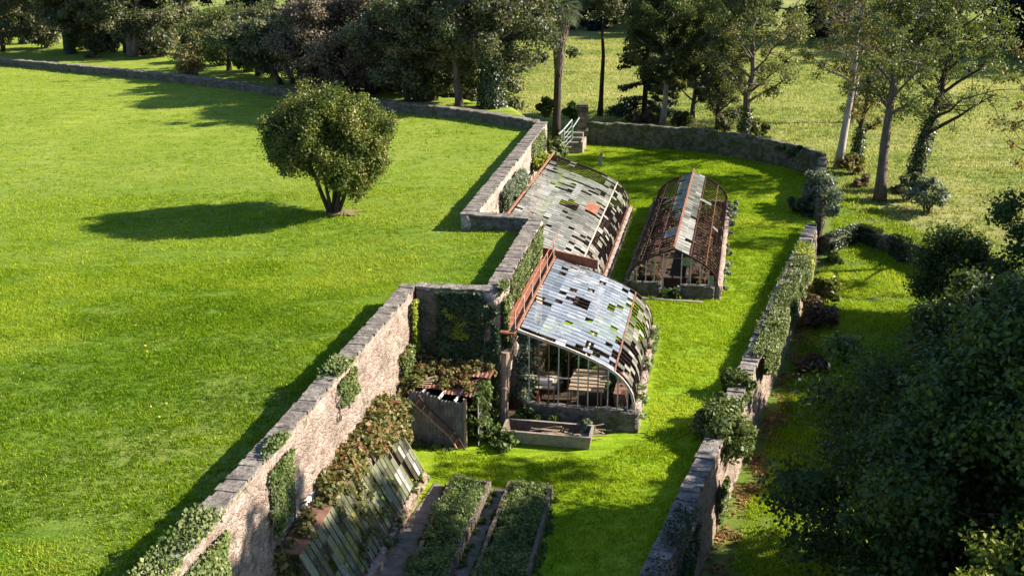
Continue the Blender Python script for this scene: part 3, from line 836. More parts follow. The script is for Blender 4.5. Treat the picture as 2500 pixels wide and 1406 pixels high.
holes2 = {(2, 7), (3, 7), (6, 7), (6, 4), (9, 6), (10, 9), (12, 4), (12, 5), (13, 4), (13, 3), (11, 2), (15, 8), (16, 8), (17, 9), (20, 1), (22, 1), (21, 10), (19, 10), (14, 2), (8, 10), (7, 10), (5, 9), (4, 10), (3, 10), (1, 10),
          (0, 0), (0, 1), (0, 2), (0, 3), (0, 5), (0, 6), (0, 7), (1, 6), (1, 8), (2, 8), (13, 5), (14, 4), (14, 5), (18, 5), (16, 3), (9, 0), (10, 0), (23, 2), (9, 1), (24, 10), (23, 9)}
def keep2(c, r, R): return (c, r) not in holes2 and R.random() > 0.012
def tint2(c, r, R):
    return max(0, min(1, 0.62 - (0.35 if r < 2 else 0) + R.gauss(0, 0.16)))
part("glazing", panes(H2, P2, 0, da2, NB2, rows2, keep2, tint2), M['glass_bright'], g2)
rows2b = list(np.linspace(0.71, 0.97, 6))
part("side_glazing", panes(H2, P2, 0, da2, NB2, rows2b, lambda c, r, R: R.random() < (0.55 if c > 8 else 0.25), lambda c, r, R: R.random()), M['glass_grey'], g2)
for k in range(11):                                                  # front end mullions
    b = 0.45 + k * 0.36
    tz = np.interp(b, P2.X, P2.Z)
    mb = MB(); mb.bar(H2.p(0.0, b, 0.78), H2.p(0.0, b, tz - 0.04), 0.045, 0.045, (0, 1, 0)); part("mullion", mb, M['rust_orange' if k in (1, 2, 4, 7) else 'pale_iron'], g2)
mb = MB(); mb.bar(H2.p(0.03, 0.1, 1.85), H2.p(0.03, 3.4, 1.85), 0.04, 0.04); part("transom", mb, M['pale_iron'], g2)
mb = MB()                                                            # rusty walkway beside the wall and across the far end
H2.box(mb, -0.25, L2 + 0.9, -0.60, -0.04, 3.50, 3.56)
part("walkway", mb, M['rust_red'], g2)
mb = MB()
q = [H2.p(L2 + 0.12, -0.55, 3.60), H2.p(L2 + 0.12, 1.85, 3.16), H2.p(L2 + 0.20, 1.85, 3.16), H2.p(L2 + 0.20, -0.55, 3.60)]
mb.hexa(q + [p + Vector((0, 0, 0.42)) for p in q]); part("fascia_board", mb, M['rust_red'], g2)
mb = MB(); mb.bar(H2.p(-0.1, 0.0, 3.66), H2.p(L2 + 0.5, 0.0, 3.66), 0.07, 0.09); part("gutter", mb, M['rust_orange'], g2)
hr = MB()
hr.tube([H2.p(-0.1, -0.05, 4.35), H2.p(L2 * 0.5, -0.05, 4.37), H2.p(L2 + 2.0, -0.05, 4.40)], 0.026, 6)
hr.tube([H2.p(-0.1, -0.05, 4.02), H2.p(L2 + 0.4, -0.05, 4.02)], 0.018, 5)
rail = part("handrail", hr, M['rust_orange'], g2)
for k in range(6):
    mb = MB(); a = -0.1 + k * 1.75; mb.tube([H2.p(a, -0.05, 3.55), H2.p(a, -0.05, 4.36)], 0.022, 6); part("post", mb, M['pale_iron'], rail)
mb = MB(); H2.box(mb, -0.02, L2, -0.6, W2w, 0.0, 0.05); o = link("soil", mb.mesh("soil"), M['soil']); tag(o, kind='structure')
# iron pipe post before its corner
pb = at(1230, 1034, 0)
mb = MB(); mb.tube([pb, pb + Vector((0.03, 0, 1.35)), pb + Vector((0.06, 0, 2.85))], 0.15, 14); mb.tube([pb + Vector((0.03, 0, 1.42)), pb + Vector((0.03, 0, 1.50))], 0.175, 14)
solo("iron_pipe", mb, rust_mat('rust_brown_pipe', (0.30, 0.21, 0.16), (0.20, 0.13, 0.10), (0.40, 0.30, 0.24)), "tall rusty brown pipe standing upright at the open corner of the nearest greenhouse", "pipe", pb, sm=False)

# ---- second lean-to greenhouse, higher up the garden
g1 = thing("lean_to_greenhouse", (-1.05, 48.5, 0), "longer lean-to greenhouse with grimy grey moss streaked glass, behind the rusty walkway end", "greenhouse")
H1 = House((-1.02, 48.5))
L1, W1w = 18.3, 4.75
P1 = Prof(PROF_LEAN, W1w, 3.6, 0.62)
low_wall(H1, "base_wall", 0.0, L1 + 0.15, W1w + 0.02, W1w + 0.02, -0.3, 0.58, M['stone_lit'], g1, 41)
low_wall(H1, "base_wall", L1, L1, 0.2, W1w - 0.15, -0.3, 0.56, M['stone_shaded'], g1, 42)
NB1 = 52; da1 = L1 / NB1
for i in range(NB1 + 1):
    mb = MB(); a = i * da1
    if i in (0, NB1): arch_bar(mb, H1, P1, a, 0.07, 0.10, 0, 1, 16)
    else: arch_bar(mb, H1, P1, a, 0.026, 0.05, 0, 1, 12)
    part("rib", mb, M['dark_iron'], g1)
for t, m in ((0.25, 'dark_iron'), (0.48, 'dark_iron'), (0.72, 'pale_iron'), (0.97, 'rust')):
    b, z = P1(t); mb = MB(); up = 0.055 if t == 0.72 else -0.035
    mb.bar(H1.p(0, b, z + up), H1.p(L1, b, z + up), 0.05, 0.05); part("purlin", mb, M[m], g1)
rows1 = list(np.linspace(0.02, 0.72, 13))
def keep1(c, r, R):
    n = float(vnoise(np.array([c * 0.9]), np.array([r * 2.2]), 3.0, 8)[0])
    if c > 44 and n > 0.42: return False
    if 5 <= r <= 7 and 24 < c < 32 and n > 0.5: return False
    run = float(hash2(np.array([c]), np.array([r // 3]), 5)[0])
    if run < 0.085 and R.random() < 0.8: return False
    return R.random() > 0.03 + (0.25 if n > 0.72 else 0.0) + (0.10 if r > 9 and c > 20 else 0)
def tint1(c, r, R):
    n = float(vnoise(np.array([c * 1.0]), np.array([r * 2.0]), 4.0, 18)[0])
    t = 0.25 + 0.7 * n + 0.35 * (float(hash2(np.array([c]), np.array([r // 2]), 9)[0]) - .5) + R.gauss(0, 0.08) - (0.25 if c > 40 else 0) + (0.15 if c < 12 else 0)
    return max(0, min(1, t))
part("glazing", panes(H1, P1, 0, da1, NB1, rows1, keep1, tint1, 0.01), M['glass_grey'], g1)
red = MB()
for c in range(28, 33):
    for r in (9, 10):
        b0, z0 = P1(rows1[r]); b1, z1 = P1(rows1[r + 1])
        red.quad(H1.p(c * da1 + .03, b0, z0 + 0.05), H1.p((c + 1) * da1 - .03, b0, z0 + 0.05), H1.p((c + 1) * da1 - .03, b1, z1 + 0.05), H1.p(c * da1 + .03, b1, z1 + 0.05))
part("roof_patch", red, M['rust_red'], g1)["label"] = "small rust red sheet patching the roof"
rows1b = list(np.linspace(0.73, 0.96, 6))
part("side_glazing", panes(H1, P1, 0, da1, NB1, rows1b, lambda c, r, R: R.random() < (0.75 if c < 14 else 0.22), lambda c, r, R: R.random()), M['glass_grey'], g1)
mb = MB(); mb.bar(H1.p(0, 0.0, 3.68), H1.p(L1 + 0.4, 0.0, 3.68), 0.09, 0.10); part("gutter", mb, M['rust_orange'], g1)
mb = MB(); H1.box(mb, 0, L1, -0.02, W1w, 0.0, 0.05); o = link("soil", mb.mesh("soil"), M['soil']); tag(o, kind='structure')

# ---- free-standing greenhouse
nr, nl = at(1752, 701, 0.7), at(1534, 680, 0.7)
ac = (nr - nl).normalized(); u3 = Vector((0.208, 0.978, 0)).normalized()
g3 = thing("span_greenhouse", (nl.x, nl.y, 0), "free-standing rusty greenhouse, pointed arch frame with glass left only along its ridge", "greenhouse")
H3 = House(((nr.x + nl.x) / 2, (nr.y + nl.y) / 2), u3)
hw = (nr - nl).length / 2 * 0.985
L3, ZR = 16.6, 2.42
P3 = [(0, 0), (.40, .22), (.69, .42), (.89, .64), (.975, .82), (1, 1)]
PR, PL = Prof(P3, hw, ZR, 0.7), Prof(P3, hw, ZR, 0.7, -1)
for a0, a1, b0, b1, m, sd in ((0, L3, hw + .05, hw + .05, 'stone_lit', 51), (0, L3, -hw - .05, -hw - .05, 'stone_moss', 52), (L3, L3, -hw + .12, hw - .12, 'stone_moss', 53)):
    low_wall(H3, "base_wall", a0, a1, b0, b1, -0.3, 0.66, M[m], g3, sd)
low_wall(H3, "base_wall", 0, 0, 0.42, hw - 0.12, -0.3, 0.66, M['stone_shaded'], g3, 54)
low_wall(H3, "base_wall", 0, 0, -hw + 0.12, -0.52, -0.3, 0.66, M['stone_shaded'], g3, 55)
NB3 = 34; da3 = L3 / NB3
for i in range(NB3 + 1):
    a = i * da3
    for pf in (PR, PL):
        mb = MB()
        w = 0.05 if i in (0, NB3) else 0.024
        arch_bar(mb, H3, pf, a, w, w * 1.9, 0, 1, 12); part("rib", mb, M['rib_rust' if i % 3 else 'dark_iron'], g3)
for pf in (PR, PL):
    for t, m in ((0.30, 'rib_rust'), (0.60, 'rust' if pf is PR else 'dark_iron'), (0.98, 'rib_rust')):
        b, z = pf(t); mb = MB(); mb.bar(H3.p(0, b, z), H3.p(L3, b, z), 0.04, 0.045); part("purlin", mb, M[m], g3)
mb = MB(); mb.bar(H3.p(-0.05, 0, ZR + 0.07), H3.p(L3 + 0.35, 0, ZR + 0.07), 0.09, 0.12); part("ridge", mb, M['rust_orange'], g3)
for pf, nm in ((PR, 0), (PL, 1)):
    def keep(c, r, R, nm=nm):
        if nm == 0: return r < 2 and not (r == 1 and R.random() < 0.06) or R.random() < 0.03
        if 8 < c < 16: return r == 0 and R.random() < 0.35
        if c <= 8: return (c in (5, 6, 7) and r < 2) or (r == 0 and R.random() < 0.25)
        return r < 2 and not (r == 1 and R.random() < 0.15) or R.random() < 0.03
    part("glazing", panes(H3, pf, 0, da3, NB3, list(np.linspace(0.02, 0.98, 9)), keep, lambda c, r, R: max(0, min(1, 0.55 + R.gauss(0, 0.2) + (0.4 if c < 12 and nm == 0 else -0.2))), 0.012, 0.04), M['glass_grey'], g3)
# low panes and bracing hidden in the sides: broken lattice of glazing bars
mb = MB()
for k in range(3):
    t = 0.44 + k * 0.15
    for pf in (PR, PL):
        b, z = pf(t); mb.bar(H3.p(0, b, z - 0.03), H3.p(L3, b, z - 0.03), 0.018, 0.018)
part("wire", mb, M['dark_iron'], g3)
for b in (-1.75, -1.30, -0.88, -0.48, 0.40, 0.85, 1.30, 1.72):
    tz = np.interp(abs(b), PR.X, PR.Z)
    mb = MB(); mb.bar(H3.p(-0.02, b, 0.0 if abs(b) < 0.5 else 0.64), H3.p(-0.02, b, tz - 0.03), 0.05, 0.05, (0, 1, 0)); part("mullion", mb, M['pale_iron'], g3)
mb = MB(); mb.bar(H3.p(0, -0.48, 1.95), H3.p(0, 0.40, 1.95), 0.05, 0.05); part("door_lintel", mb, M['rust'], g3)
mb = MB(); mb.bar(H3.p(0.5, 0.62, 0.25), H3.p(0.45, 0.98, 2.0), 0.14, 0.04, (0, 1, 0)); part("loose_board", mb, M['wood'], g3)
mb = MB()
for (b0, b1, z0, z1) in ((-1.98, -1.75, .68, 1.25), (-1.28, -.9, 1.2, 1.85), (.42, .83, 1.6, 2.02), (1.75, 1.98, .68, 1.2), (-.3, .3, 2.0, 2.22)):
    mb.quad(H3.p(-.01, b0, z0), H3.p(-.01, b1, z0), H3.p(-.01, b1, z1), H3.p(-.01, b0, z1), random.random())
part("end_glazing", mb, M['glass_clear'], g3)
mb = MB(); H3.box(mb, 0.2, L3, -hw, hw, 0.0, 0.05); o = link("soil", mb.mesh("soil"), M['soil']); tag(o, kind='structure')
mb = MB()
for s in (-1, 1): H3.box(mb, 1.2, L3 - 2.5, s * hw * 0.5 - 0.55, s * hw * 0.5 + 0.55, 0.45, 0.60)
H3.box(mb, 1.0, 1.3, -0.5, 0.45, 0.0, 0.62)
part("bench", mb, M['dark_iron'], g3)
mb = MB()                                                             # stone edging before its door
H3.box(mb, -0.75, -0.55, -hw - 0.1, hw - 0.6, 0.0, 0.07)
solo("stone_edging", mb, M['concrete'], "narrow stone edging strip in the grass before the free-standing greenhouse", "edging", H3.p(-0.65, 0, 0))

# ---- old glazed frame leaning along the left wall
f0, f1 = at(1034, 1148, 0.45), at(892, 1406, 0.45)
uf = (f0 - f1).normalized(); vf = Vector((uf.y, -uf.x, 0))
HF = House((f0.x, f0.y), -uf); HF.v = vf
LF = 8.2
g4 = thing("glazed_frame", (f0.x, f0.y, 0), "old sloping glass frame under brambles against the left wall", "glass frame")
TOPB, TOPZ = -1.02, 2.28
low_wall(HF, "base_wall", 0.0, LF, -0.02, -0.02, -0.3, 0.42, M['brick_wall'], g4, 61)
NBF = 30; daf = LF / NBF
for i in range(NBF + 1):
    mb = MB(); mb.bar(HF.p(i * daf, 0.0, 0.45), HF.p(i * daf, TOPB, TOPZ), 0.030, 0.06, vf + Vector((0, 0, .6))); part("glazing_bar", mb, M['concrete' if i % 5 == 0 else 'dark_iron'], g4)
class LinP:
    def __call__(self, t): return TOPB * t, 0.45 + (TOPZ - 0.45) * t
def keepf(c, r, R): return not ((c, r) in {(3, 0), (3, 1), (5, 3), (4, 2), (9, 4), (12, 5)}) and R.random() > 0.05
def tintf(c, r, R):
    return max(0, min(1, 0.35 + R.gauss(0, 0.2) + (0.55 if (c, r) in {(1, 1), (1, 0), (1, 2), (5, 1), (5, 0), (2, 2), (0, 4), (6, 1)} else 0)))
part("glazing", panes(HF, LinP(), 0, daf, NBF, list(np.linspace(0.02, 0.98, 6)), keepf, tintf, 0.004, 0.035), M['glass_green'], g4)
yp = MB()
for c, r0, r1 in ((15, 0.45, 0.8), (18, 0.2, 0.75), (19, 0.35, 0.9), (21, 0.1, 0.6), (22, 0.05, 0.5), (24, 0.3, 0.7)):
    pf = LinP(); b0, z0 = pf(r0); b1, z1 = pf(r1)
    yp.quad(HF.p(c * daf + .03, b0, z0 + .05), HF.p((c + 1) * daf - .03, b0, z0 + .05), HF.p((c + 1) * daf - .03, b1, z1 + .05), HF.p(c * daf + .03, b1, z1 + .05))
part("mossy_pane", yp, simple('moss_yellow_pane', (0.10, 0.10, 0.015), (0.20, 0.19, 0.03), 6, 0.5, 0.1, 0.4), g4)
mb = MB(); HF.box(mb, 0.0, LF, TOPB - 0.62, TOPB + 0.03, TOPZ, TOPZ + 0.05); part("top_board", mb, M['wood_brown'], g4)
mb = MB(); HF.box(mb, 4.4, 6.9, TOPB - 0.72, TOPB - 0.63, TOPZ - 0.2, TOPZ + 0.22); part("flashing", mb, M['white_paint'], g4)
mb = MB(); mb.quad(HF.p(0, 0, 0.1), HF.p(0, TOPB, TOPZ), HF.p(0, TOPB - 0.6, TOPZ), HF.p(0, TOPB - 0.6, 0.1)); part("end_panel", mb, M['wood'], g4)

# ---- cold frame beds
def bed(name, label, c4, wall=0.11, h=0.45):
    """c4: far-left, far-right, near-right, near-left plan corners"""
    t = thing(name, (c4[0].x, c4[0].y, 0), label, "planting bed", "walled planting beds")
    cen = sum((Vector(c) for c in c4), Vector()) / 4
    inn = []
    for i, c in enumerate(c4):
        a, b = c4[i - 1], c4[(i + 1) % 4]
        e1 = (Vector(a) - c).normalized(); e2 = (Vector(b) - c).normalized()
        inn.append(Vector(c) + (e1 + e2) * wall)
    R = random.Random(len(label))
    for i in range(4):
        j = (i + 1) % 4; mb = MB(); n = max(2, int((c4[j] - c4[i]).length / 0.55))
        for k in range(n):
            o0, o1 = c4[i].lerp(c4[j], k / n), c4[i].lerp(c4[j], (k + 1) / n - 0.012 / n)
            q0, q1 = inn[i].lerp(inn[j], k / n), inn[i].lerp(inn[j], (k + 1) / n - 0.012 / n)
            w = Vector((R.uniform(-.015, .015), R.uniform(-.015, .015), 0)); zz = h + R.uniform(-0.03, 0.03)
            mb.hexa([p + w + Vector((0, 0, -0.2 - p.z)) for p in (o0, o1, q1, q0)] + [p + w + Vector((0, 0, zz - p.z)) for p in (o0, o1, q1, q0)])
        part("side_wall", mb, M['bed_wall'], t)
    mb = MB(); mb.quad(*[p + Vector((0, 0, 0.22 - p.z)) for p in inn]); part("soil", mb, M['soil'], t)
    return t, inn
b1 = [at(1104, 1158, .45), at(1199, 1174, .45), at(1095, 1406, .45), at(985, 1406, .45)]
b2 = [at(1243, 1170, .45), at(1350, 1186, .45), at(1291, 1406, .45), at(1150, 1406, .45)]
for b in (b1, b2):
    for i, j in ((3, 0), (2, 1)):
        b[i] = b[j] + (b[i] - b[j]) * 1.55
bed1, in1 = bed("planting_bed", "long walled bed of tall feathery weeds, beside the sloping glass frame", b1)
bed2, in2 = bed("planting_bed", "long walled bed of low weeds on the open lawn side", b2)
mb = MB()
A, B = at(1062, 1180, 0), at(905, 1406, 0); Cc, D = at(1093, 1195, 0), at(990, 1406, 0)
B = A + (B - A) * 1.6; D = Cc + (D - Cc) * 1.6
n = 14
for k in range(n):
    q = [A.lerp(B, k / n), Cc.lerp(D, k / n), Cc.lerp(D, (k + .97) / n), A.lerp(B, (k + .97) / n)]
    mb.hexa([p + Vector((0, 0, -0.1)) for p in q[::-1]] + [p + Vector((0, 0, 0.05)) for p in q[::-1]])
o = link("path", mb.mesh("path"), M['concrete_dark']); tag(o, kind='structure')
mb = MB()
A, B = at(1196, 1195, 0), at(1100, 1406, 0); Cc, D = at(1238, 1195, 0), at(1145, 1406, 0)
B = A + (B - A) * 1.6; D = Cc + (D - Cc) * 1.6
for k in range(n):
    q = [A.lerp(B, k / n), Cc.lerp(D, k / n), Cc.lerp(D, (k + .97) / n), A.lerp(B, (k + .97) / n)]
    mb.hexa([p + Vector((0, 0, -0.1)) for p in q[::-1]] + [p + Vector((0, 0, 0.05)) for p in q[::-1]])
o = link("path", mb.mesh("path"), M['concrete_dark']); tag(o, kind='structure')

# ---- concrete trough
a, b = at(1229, 1080, 0), at(1438, 1098, 0)
ut = (b - a).normalized(); HT = House((a.x, a.y), ut); HT.v = Vector((-ut.y, ut.x, 0))
LT, WTt, hT = (b - a).length, 0.92, 0.50
def ring(z, g, inset):
    return [HT.p(-g + inset, -g + inset, z), HT.p(LT + g - inset, -g + inset, z), HT.p(LT + g - inset, WTt + g - inset, z), HT.p(-g + inset, WTt + g - inset, z)]
mb = MB(); li = MB()
r0, r1, r2, r3 = ring(0.02, 0.0, 0), ring(hT, 0.07, 0), ring(hT, 0.07, 0.10), ring(0.14, 0.0, 0.12)
for i in range(4):
    j = (i + 1) % 4
    mb.quad(r0[i], r0[j], r1[j], r1[i]); mb.quad(r1[i], r1[j], r2[j], r2[i]); li.quad(r2[i], r2[j], r3[j], r3[i])
li.quad(*r3); mb.quad(*r0[::-1])
tr = thing("trough", a, "long empty grey concrete trough on the grass before the nearest greenhouse", "trough")
part("shell", mb, M['concrete'], tr); part("lining", li, simple('stained_shaded_lining', (0.055, 0.035, 0.03), (0.13, 0.095, 0.08), 4, 0.9, 0.4), tr)  # brown stain plus the shadow inside the trough, both put into the lining colour

# ---- tin shed
s0, s1 = at(1002, 1078, 0), at(1133, 1092, 0)
us = (s1 - s0).normalized(); HS = House((s0.x, s0.y), us); HS.v = Vector((-us.y, us.x, 0))
LS, DS = (s1 - s0).length, 2.3
sh = thing("tin_shed", (s0.x, s0.y, 0), "small corrugated tin shed with broken red roof, overgrown with creeper", "shed")
def corrugated(mb, f, n, m=1, amp=0.034):
    """f(s, t) -> point, normal; waves along s"""
    rows = []
    for j in range(m + 1):
        rows.append([f(i / n, j / m)[0] + f(i / n, j / m)[1] * (amp * (1 if i % 4 in (0, 1) else -1) * (1 if i % 2 else 0.4)) for i in range(n + 1)])
    for j in range(m):
        for i in range(n):
            mb.quad(rows[j][i], rows[j][i + 1], rows[j + 1][i + 1], rows[j + 1][i])
up = Vector((0, 0, 1))
mb = MB()
corrugated(mb, lambda s, t: (HS.p(s * LS, 0.0 - 0.05 * t, t * (1.93 - 0.10 * abs(s - 0.35) - (0.12 if s > 0.6 else 0.0) + (0.1 if s < .4 else 0))), -HS.v), 60, 6)
part("front_sheet", mb, M['zinc'], sh)
mb = MB(); corrugated(mb, lambda s, t: (HS.p(-0.05, s * DS, t * 2.0), -HS.u), 40, 2); part("side_sheet", mb, M['zinc'], sh)
mb = MB(); corrugated(mb, lambda s, t: (HS.p(LS + 0.45, 0.2 + s * DS, t * 1.95), HS.u), 40, 2); part("side_sheet", mb, M['zinc'], sh)
mb = MB(); corrugated(mb, lambda s, t: (HS.p(-0.02 + s * (LS * 0.62), 0.30 + t * 1.0, 2.02 + 0.12 * t - 0.03 * s), up), 40, 2, .015); 
corrugated(mb, lambda s, t: (HS.p(LS * 0.60 + s * (LS * 0.66), 0.18 + t * 1.15, 1.92 + 0.16 * t - 0.05 * s), up), 40, 2, .015)
corrugated(mb, lambda s, t: (HS.p(-0.1 + s * (LS + 0.75), 1.25 + t * 1.2, 2.18 + 0.14 * t), up), 70, 2, .015)
part("roof", mb, M['red_tin'], sh)
for k, (x, ln, dz) in enumerate(((0.45, 0.5, 0), (1.15, 0.45, -0.02), (1.72, 0.75, -0.06))):
    mb = MB(); mb.bar(HS.p(x - 0.03, -0.10, 1.86 + dz), HS.p(x + 0.10, 0.6, 1.98 + dz), 0.07, 0.07); part("rafter", mb, M['white_paint'], sh)
mb = MB(); HS.box(mb, 0.0, 0.10, -0.02, 0.08, 0, 2.0); HS.box(mb, LS - 0.02, LS + 0.10, 0.0, 0.1, 0, 1.85); part("corner_post", mb, M['wood'], sh)
mb = MB()
for k in range(5): mb.bar(HS.p(-0.1 + 0.06 * k, 0.3 + 0.08 * k, 2.1), HS.p(0.75, 0.1 + 0.22 * k, 2.2), 0.07, 0.03)
part("roof_batten", mb, M['wood'], sh)
M['ladder_rust'] = rust_mat('pinkish_ladder_rust', (0.36, 0.19, 0.15), (0.26, 0.12, 0.09), (0.44, 0.28, 0.23))
# bent iron ladder against its front
def on_front(px, py): 
    y0 = s0.y - 0.16
    p = at_y(px, py, y0)
    p.y = s0.y + (p.x - s0.x) * us.y / us.x - 0.16
    return p
ld = thing("ladder", tuple(on_front(1123, 1098)), "bent rusty iron ladder leaning across the front of the tin shed", "ladder")
ra = [(998, 974), (1030, 1000), (1064, 1028), (1078, 1039), (1098, 1054), (1112, 1075), (1124, 1099)]
rb = [(1020, 962), (1050, 993), (1085, 1022), (1110, 1044), (1122, 1060), (1133, 1078), (1140, 1092)]
for r in (ra, rb):
    mb = MB(); mb.tube([on_front(*q) for q in r], 0.034, 6); part("rail", mb, M['ladder_rust' if r is ra else 'dark_iron'], ld)
for q0, q1 in (((1014, 987), (1024, 972)), ((1030, 1000), (1040, 984)), ((1046, 1013), (1052, 1000)), ((1101, 1058), (1110, 1044)), ((1110, 1071), (1121, 1057)), ((1117, 1084), (1131, 1073))):
    mb = MB(); mb.tube([on_front(*q0), on_front(*q1)], 0.022, 5); part("rung", mb, M['ladder_rust'], ld)

# ---- steps, railing and gate frame at the far corner
gp = at(1400, 352, 0.0)
rl = thing("stair_railing", (gp.x, gp.y, 0), "grey green steel stair railing by the brick gate pillar", "railing")
def gpt(px, py, y): return at_y(px, py, y)
yA = gp.y - 2.5
mb = MB()
mb.tube([gpt(1364, 328, yA - 3), gpt(1375, 318, yA - 1.5), gpt(1396, 293, yA)], 0.055, 6)
mb.tube([gpt(1398, 312, yA), gpt(1405, 302, yA + 1.2), gpt(1414, 288, yA + 2)], 0.045, 6)
part("handrail", mb, M['steel_green'], rl)
for (x0, y0_, x1, y1_, yy) in ((1377, 316, 1376, 368, yA - 1.5), (1396, 293, 1394, 352, yA), (1398, 310, 1397, 346, yA), (1371, 322, 1371, 366, yA - 2.2)):
    mb = MB(); mb.tube([gpt(x0, y0_, yy), gpt(x1, y1_, yy)], 0.04, 6); part("post", mb, M['steel_green'], rl)
for k in range(4):
    mb = MB(); mb.tube([gpt(1377, 330 + k * 10, yA - 1.5), gpt(1395, 308 + k * 11, yA)], 0.022, 5); part("bar", mb, M['steel_green'], rl)
cs = at(1403, 372, 0.0)
st = thing("stone_steps", (cs.x, cs.y, 0), "small block of pale concrete steps below the green railing", "steps")
mb = MB(); HX = House((cs.x - 0.6, cs.y - 0.3), U)
for k in range(4): HX.box(mb, 0.5 * k, 0.5 * k + 0.52, -0.5, 1.0, -0.2, 0.45 + 0.28 * k, 0.5)
part("tread", mb, M['concrete_dark'], st)
mb = MB(); HX.box(mb, 0.0, 2.1, 1.02, 1.2, -0.2, 0.9); part("side_wall", mb, M['concrete'], st)
sp = at(1463, 405, 0)
mb = MB(); mb.hexa([sp + Vector(q) for q in ((-.15, -.15, -.1), (.2, -.15, -.1), (.2, .2, -.1), (-.15, .2, -.1), (0.02, -.12, .85), (.2, -.12, 1.05), (.2, .16, 1.05), (0.02, .16, .85))])
solo("stone_post", mb, M['concrete'], "slanted pale stone post at the far corner of the second lean-to greenhouse", "post", sp)

# ---- things inside the nearest greenhouse
def table(a0, a1, b0, b1, z, label, mat, slope=0.0):
    t = thing("potting_bench", H2.p(a0, b0, 0.05), label, "bench")
    mb = MB(); n = 6
    for k in range(n):
        x0, x1 = a0 + (a1 - a0) * k / n, a0 + (a1 - a0) * (k + 0.93) / n
        mb.hexa([H2.p(x0, b0, z - .04 + slope * k), H2.p(x0, b1, z - .04 + slope * k), H2.p(x1, b1, z - .04 + slope * k), H2.p(x1, b0, z - .04 + slope * k),
                 H2.p(x0, b0, z + slope * k), H2.p(x0, b1, z + slope * k), H2.p(x1, b1, z + slope * k), H2.p(x1, b0, z + slope * k)])
    part("tabletop", mb, mat, t)
    for a_, b_ in ((a0 + .08, b0 + .08), (a0 + .08, b1 - .08), (a1 - .08, b0 + .08), (a1 - .08, b1 - .08)):
        mb = MB(); mb.bar(H2.p(a_, b_, 0.05), H2.p(a_, b_, z - 0.04), 0.06, 0.06, (0, 1, 0)); part("leg", mb, mat, t)
table(1.1, 2.5, 1.75, 3.05, 0.95, "slatted wooden potting bench inside the nearest greenhouse, right of centre", M['wood'], 0.05)
table(1.2, 2.8, 0.25, 1.25, 0.85, "littered bench with pale objects inside the nearest greenhouse, beside its grey creeper", M['wood'], 0.0)
mb = MB(); cb = H2.p(0.35, 0.72, 0.06)
mb.tube([cb, cb + Vector((0, 0, 0.04))], 0.26, 14); mb.tube([cb + Vector((0, 0, .04)), cb + Vector((0, 0, 0.75)), cb + Vector((0, 0, 1.0))], [0.17, 0.07, 0.04], 14)
mb2 = mb
solo("red_cone", mb2, M['red_plastic'], "small faded red cone standing by the creeper just inside the nearest greenhouse", "cone", cb, sm=False)
mb = MB(); H2.box(mb, 1.5, 1.9, 0.45, 1.05, 0.855, 0.96); solo("tray", mb, M['white_paint'], "pale tray lying on the littered bench inside the greenhouse", "tray", H2.p(1.5, .45, .85))
mb = MB(); mb.hexa([H2.p(.9, 3.55, .05), H2.p(.9, 4.0, .05), H2.p(3.0, 4.0, .05), H2.p(3.0, 3.55, .05), H2.p(.9, 3.45, 1.0), H2.p(.9, 3.9, 1.0), H2.p(3.0, 3.9, 1.0), H2.p(3.0, 3.45, 1.0)])
solo("timber_stack", mb, M['wood_brown'], "brown timber stack leaning along the low side inside the nearest greenhouse", "timber", H2.p(.9, 3.55, .05))
mb = MB(); R = random.Random(3)
for k in range(60):
    a_ = R.uniform(-1.35, -0.35); b_ = R.uniform(0.6, 2.6); l = R.uniform(0.4, 1.1)
    mb.bar(H2.p(a_, b_, R.uniform(.05, .3)), H2.p(a_ + R.uniform(-.3, .3), b_ + l, R.uniform(.05, .45)), R.uniform(.02, .07), .02, t=R.random())
solo("brushwood_pile", mb, M['wood'], "low pile of dry sticks and boards between trough and greenhouse front wall", "sticks", H2.p(-.8, 1.0, 0))
# ------------------------------------------------------------------ trees
def wig(p, q, n, amp):
    out = []
    for i in range(n + 1):
        t = i / n; k = math.sin(math.pi * t) * amp
        out.append(p.lerp(q, t) + Vector((random.uniform(-k, k), random.uniform(-k, k), random.uniform(-k, k) * .4)))
    return out

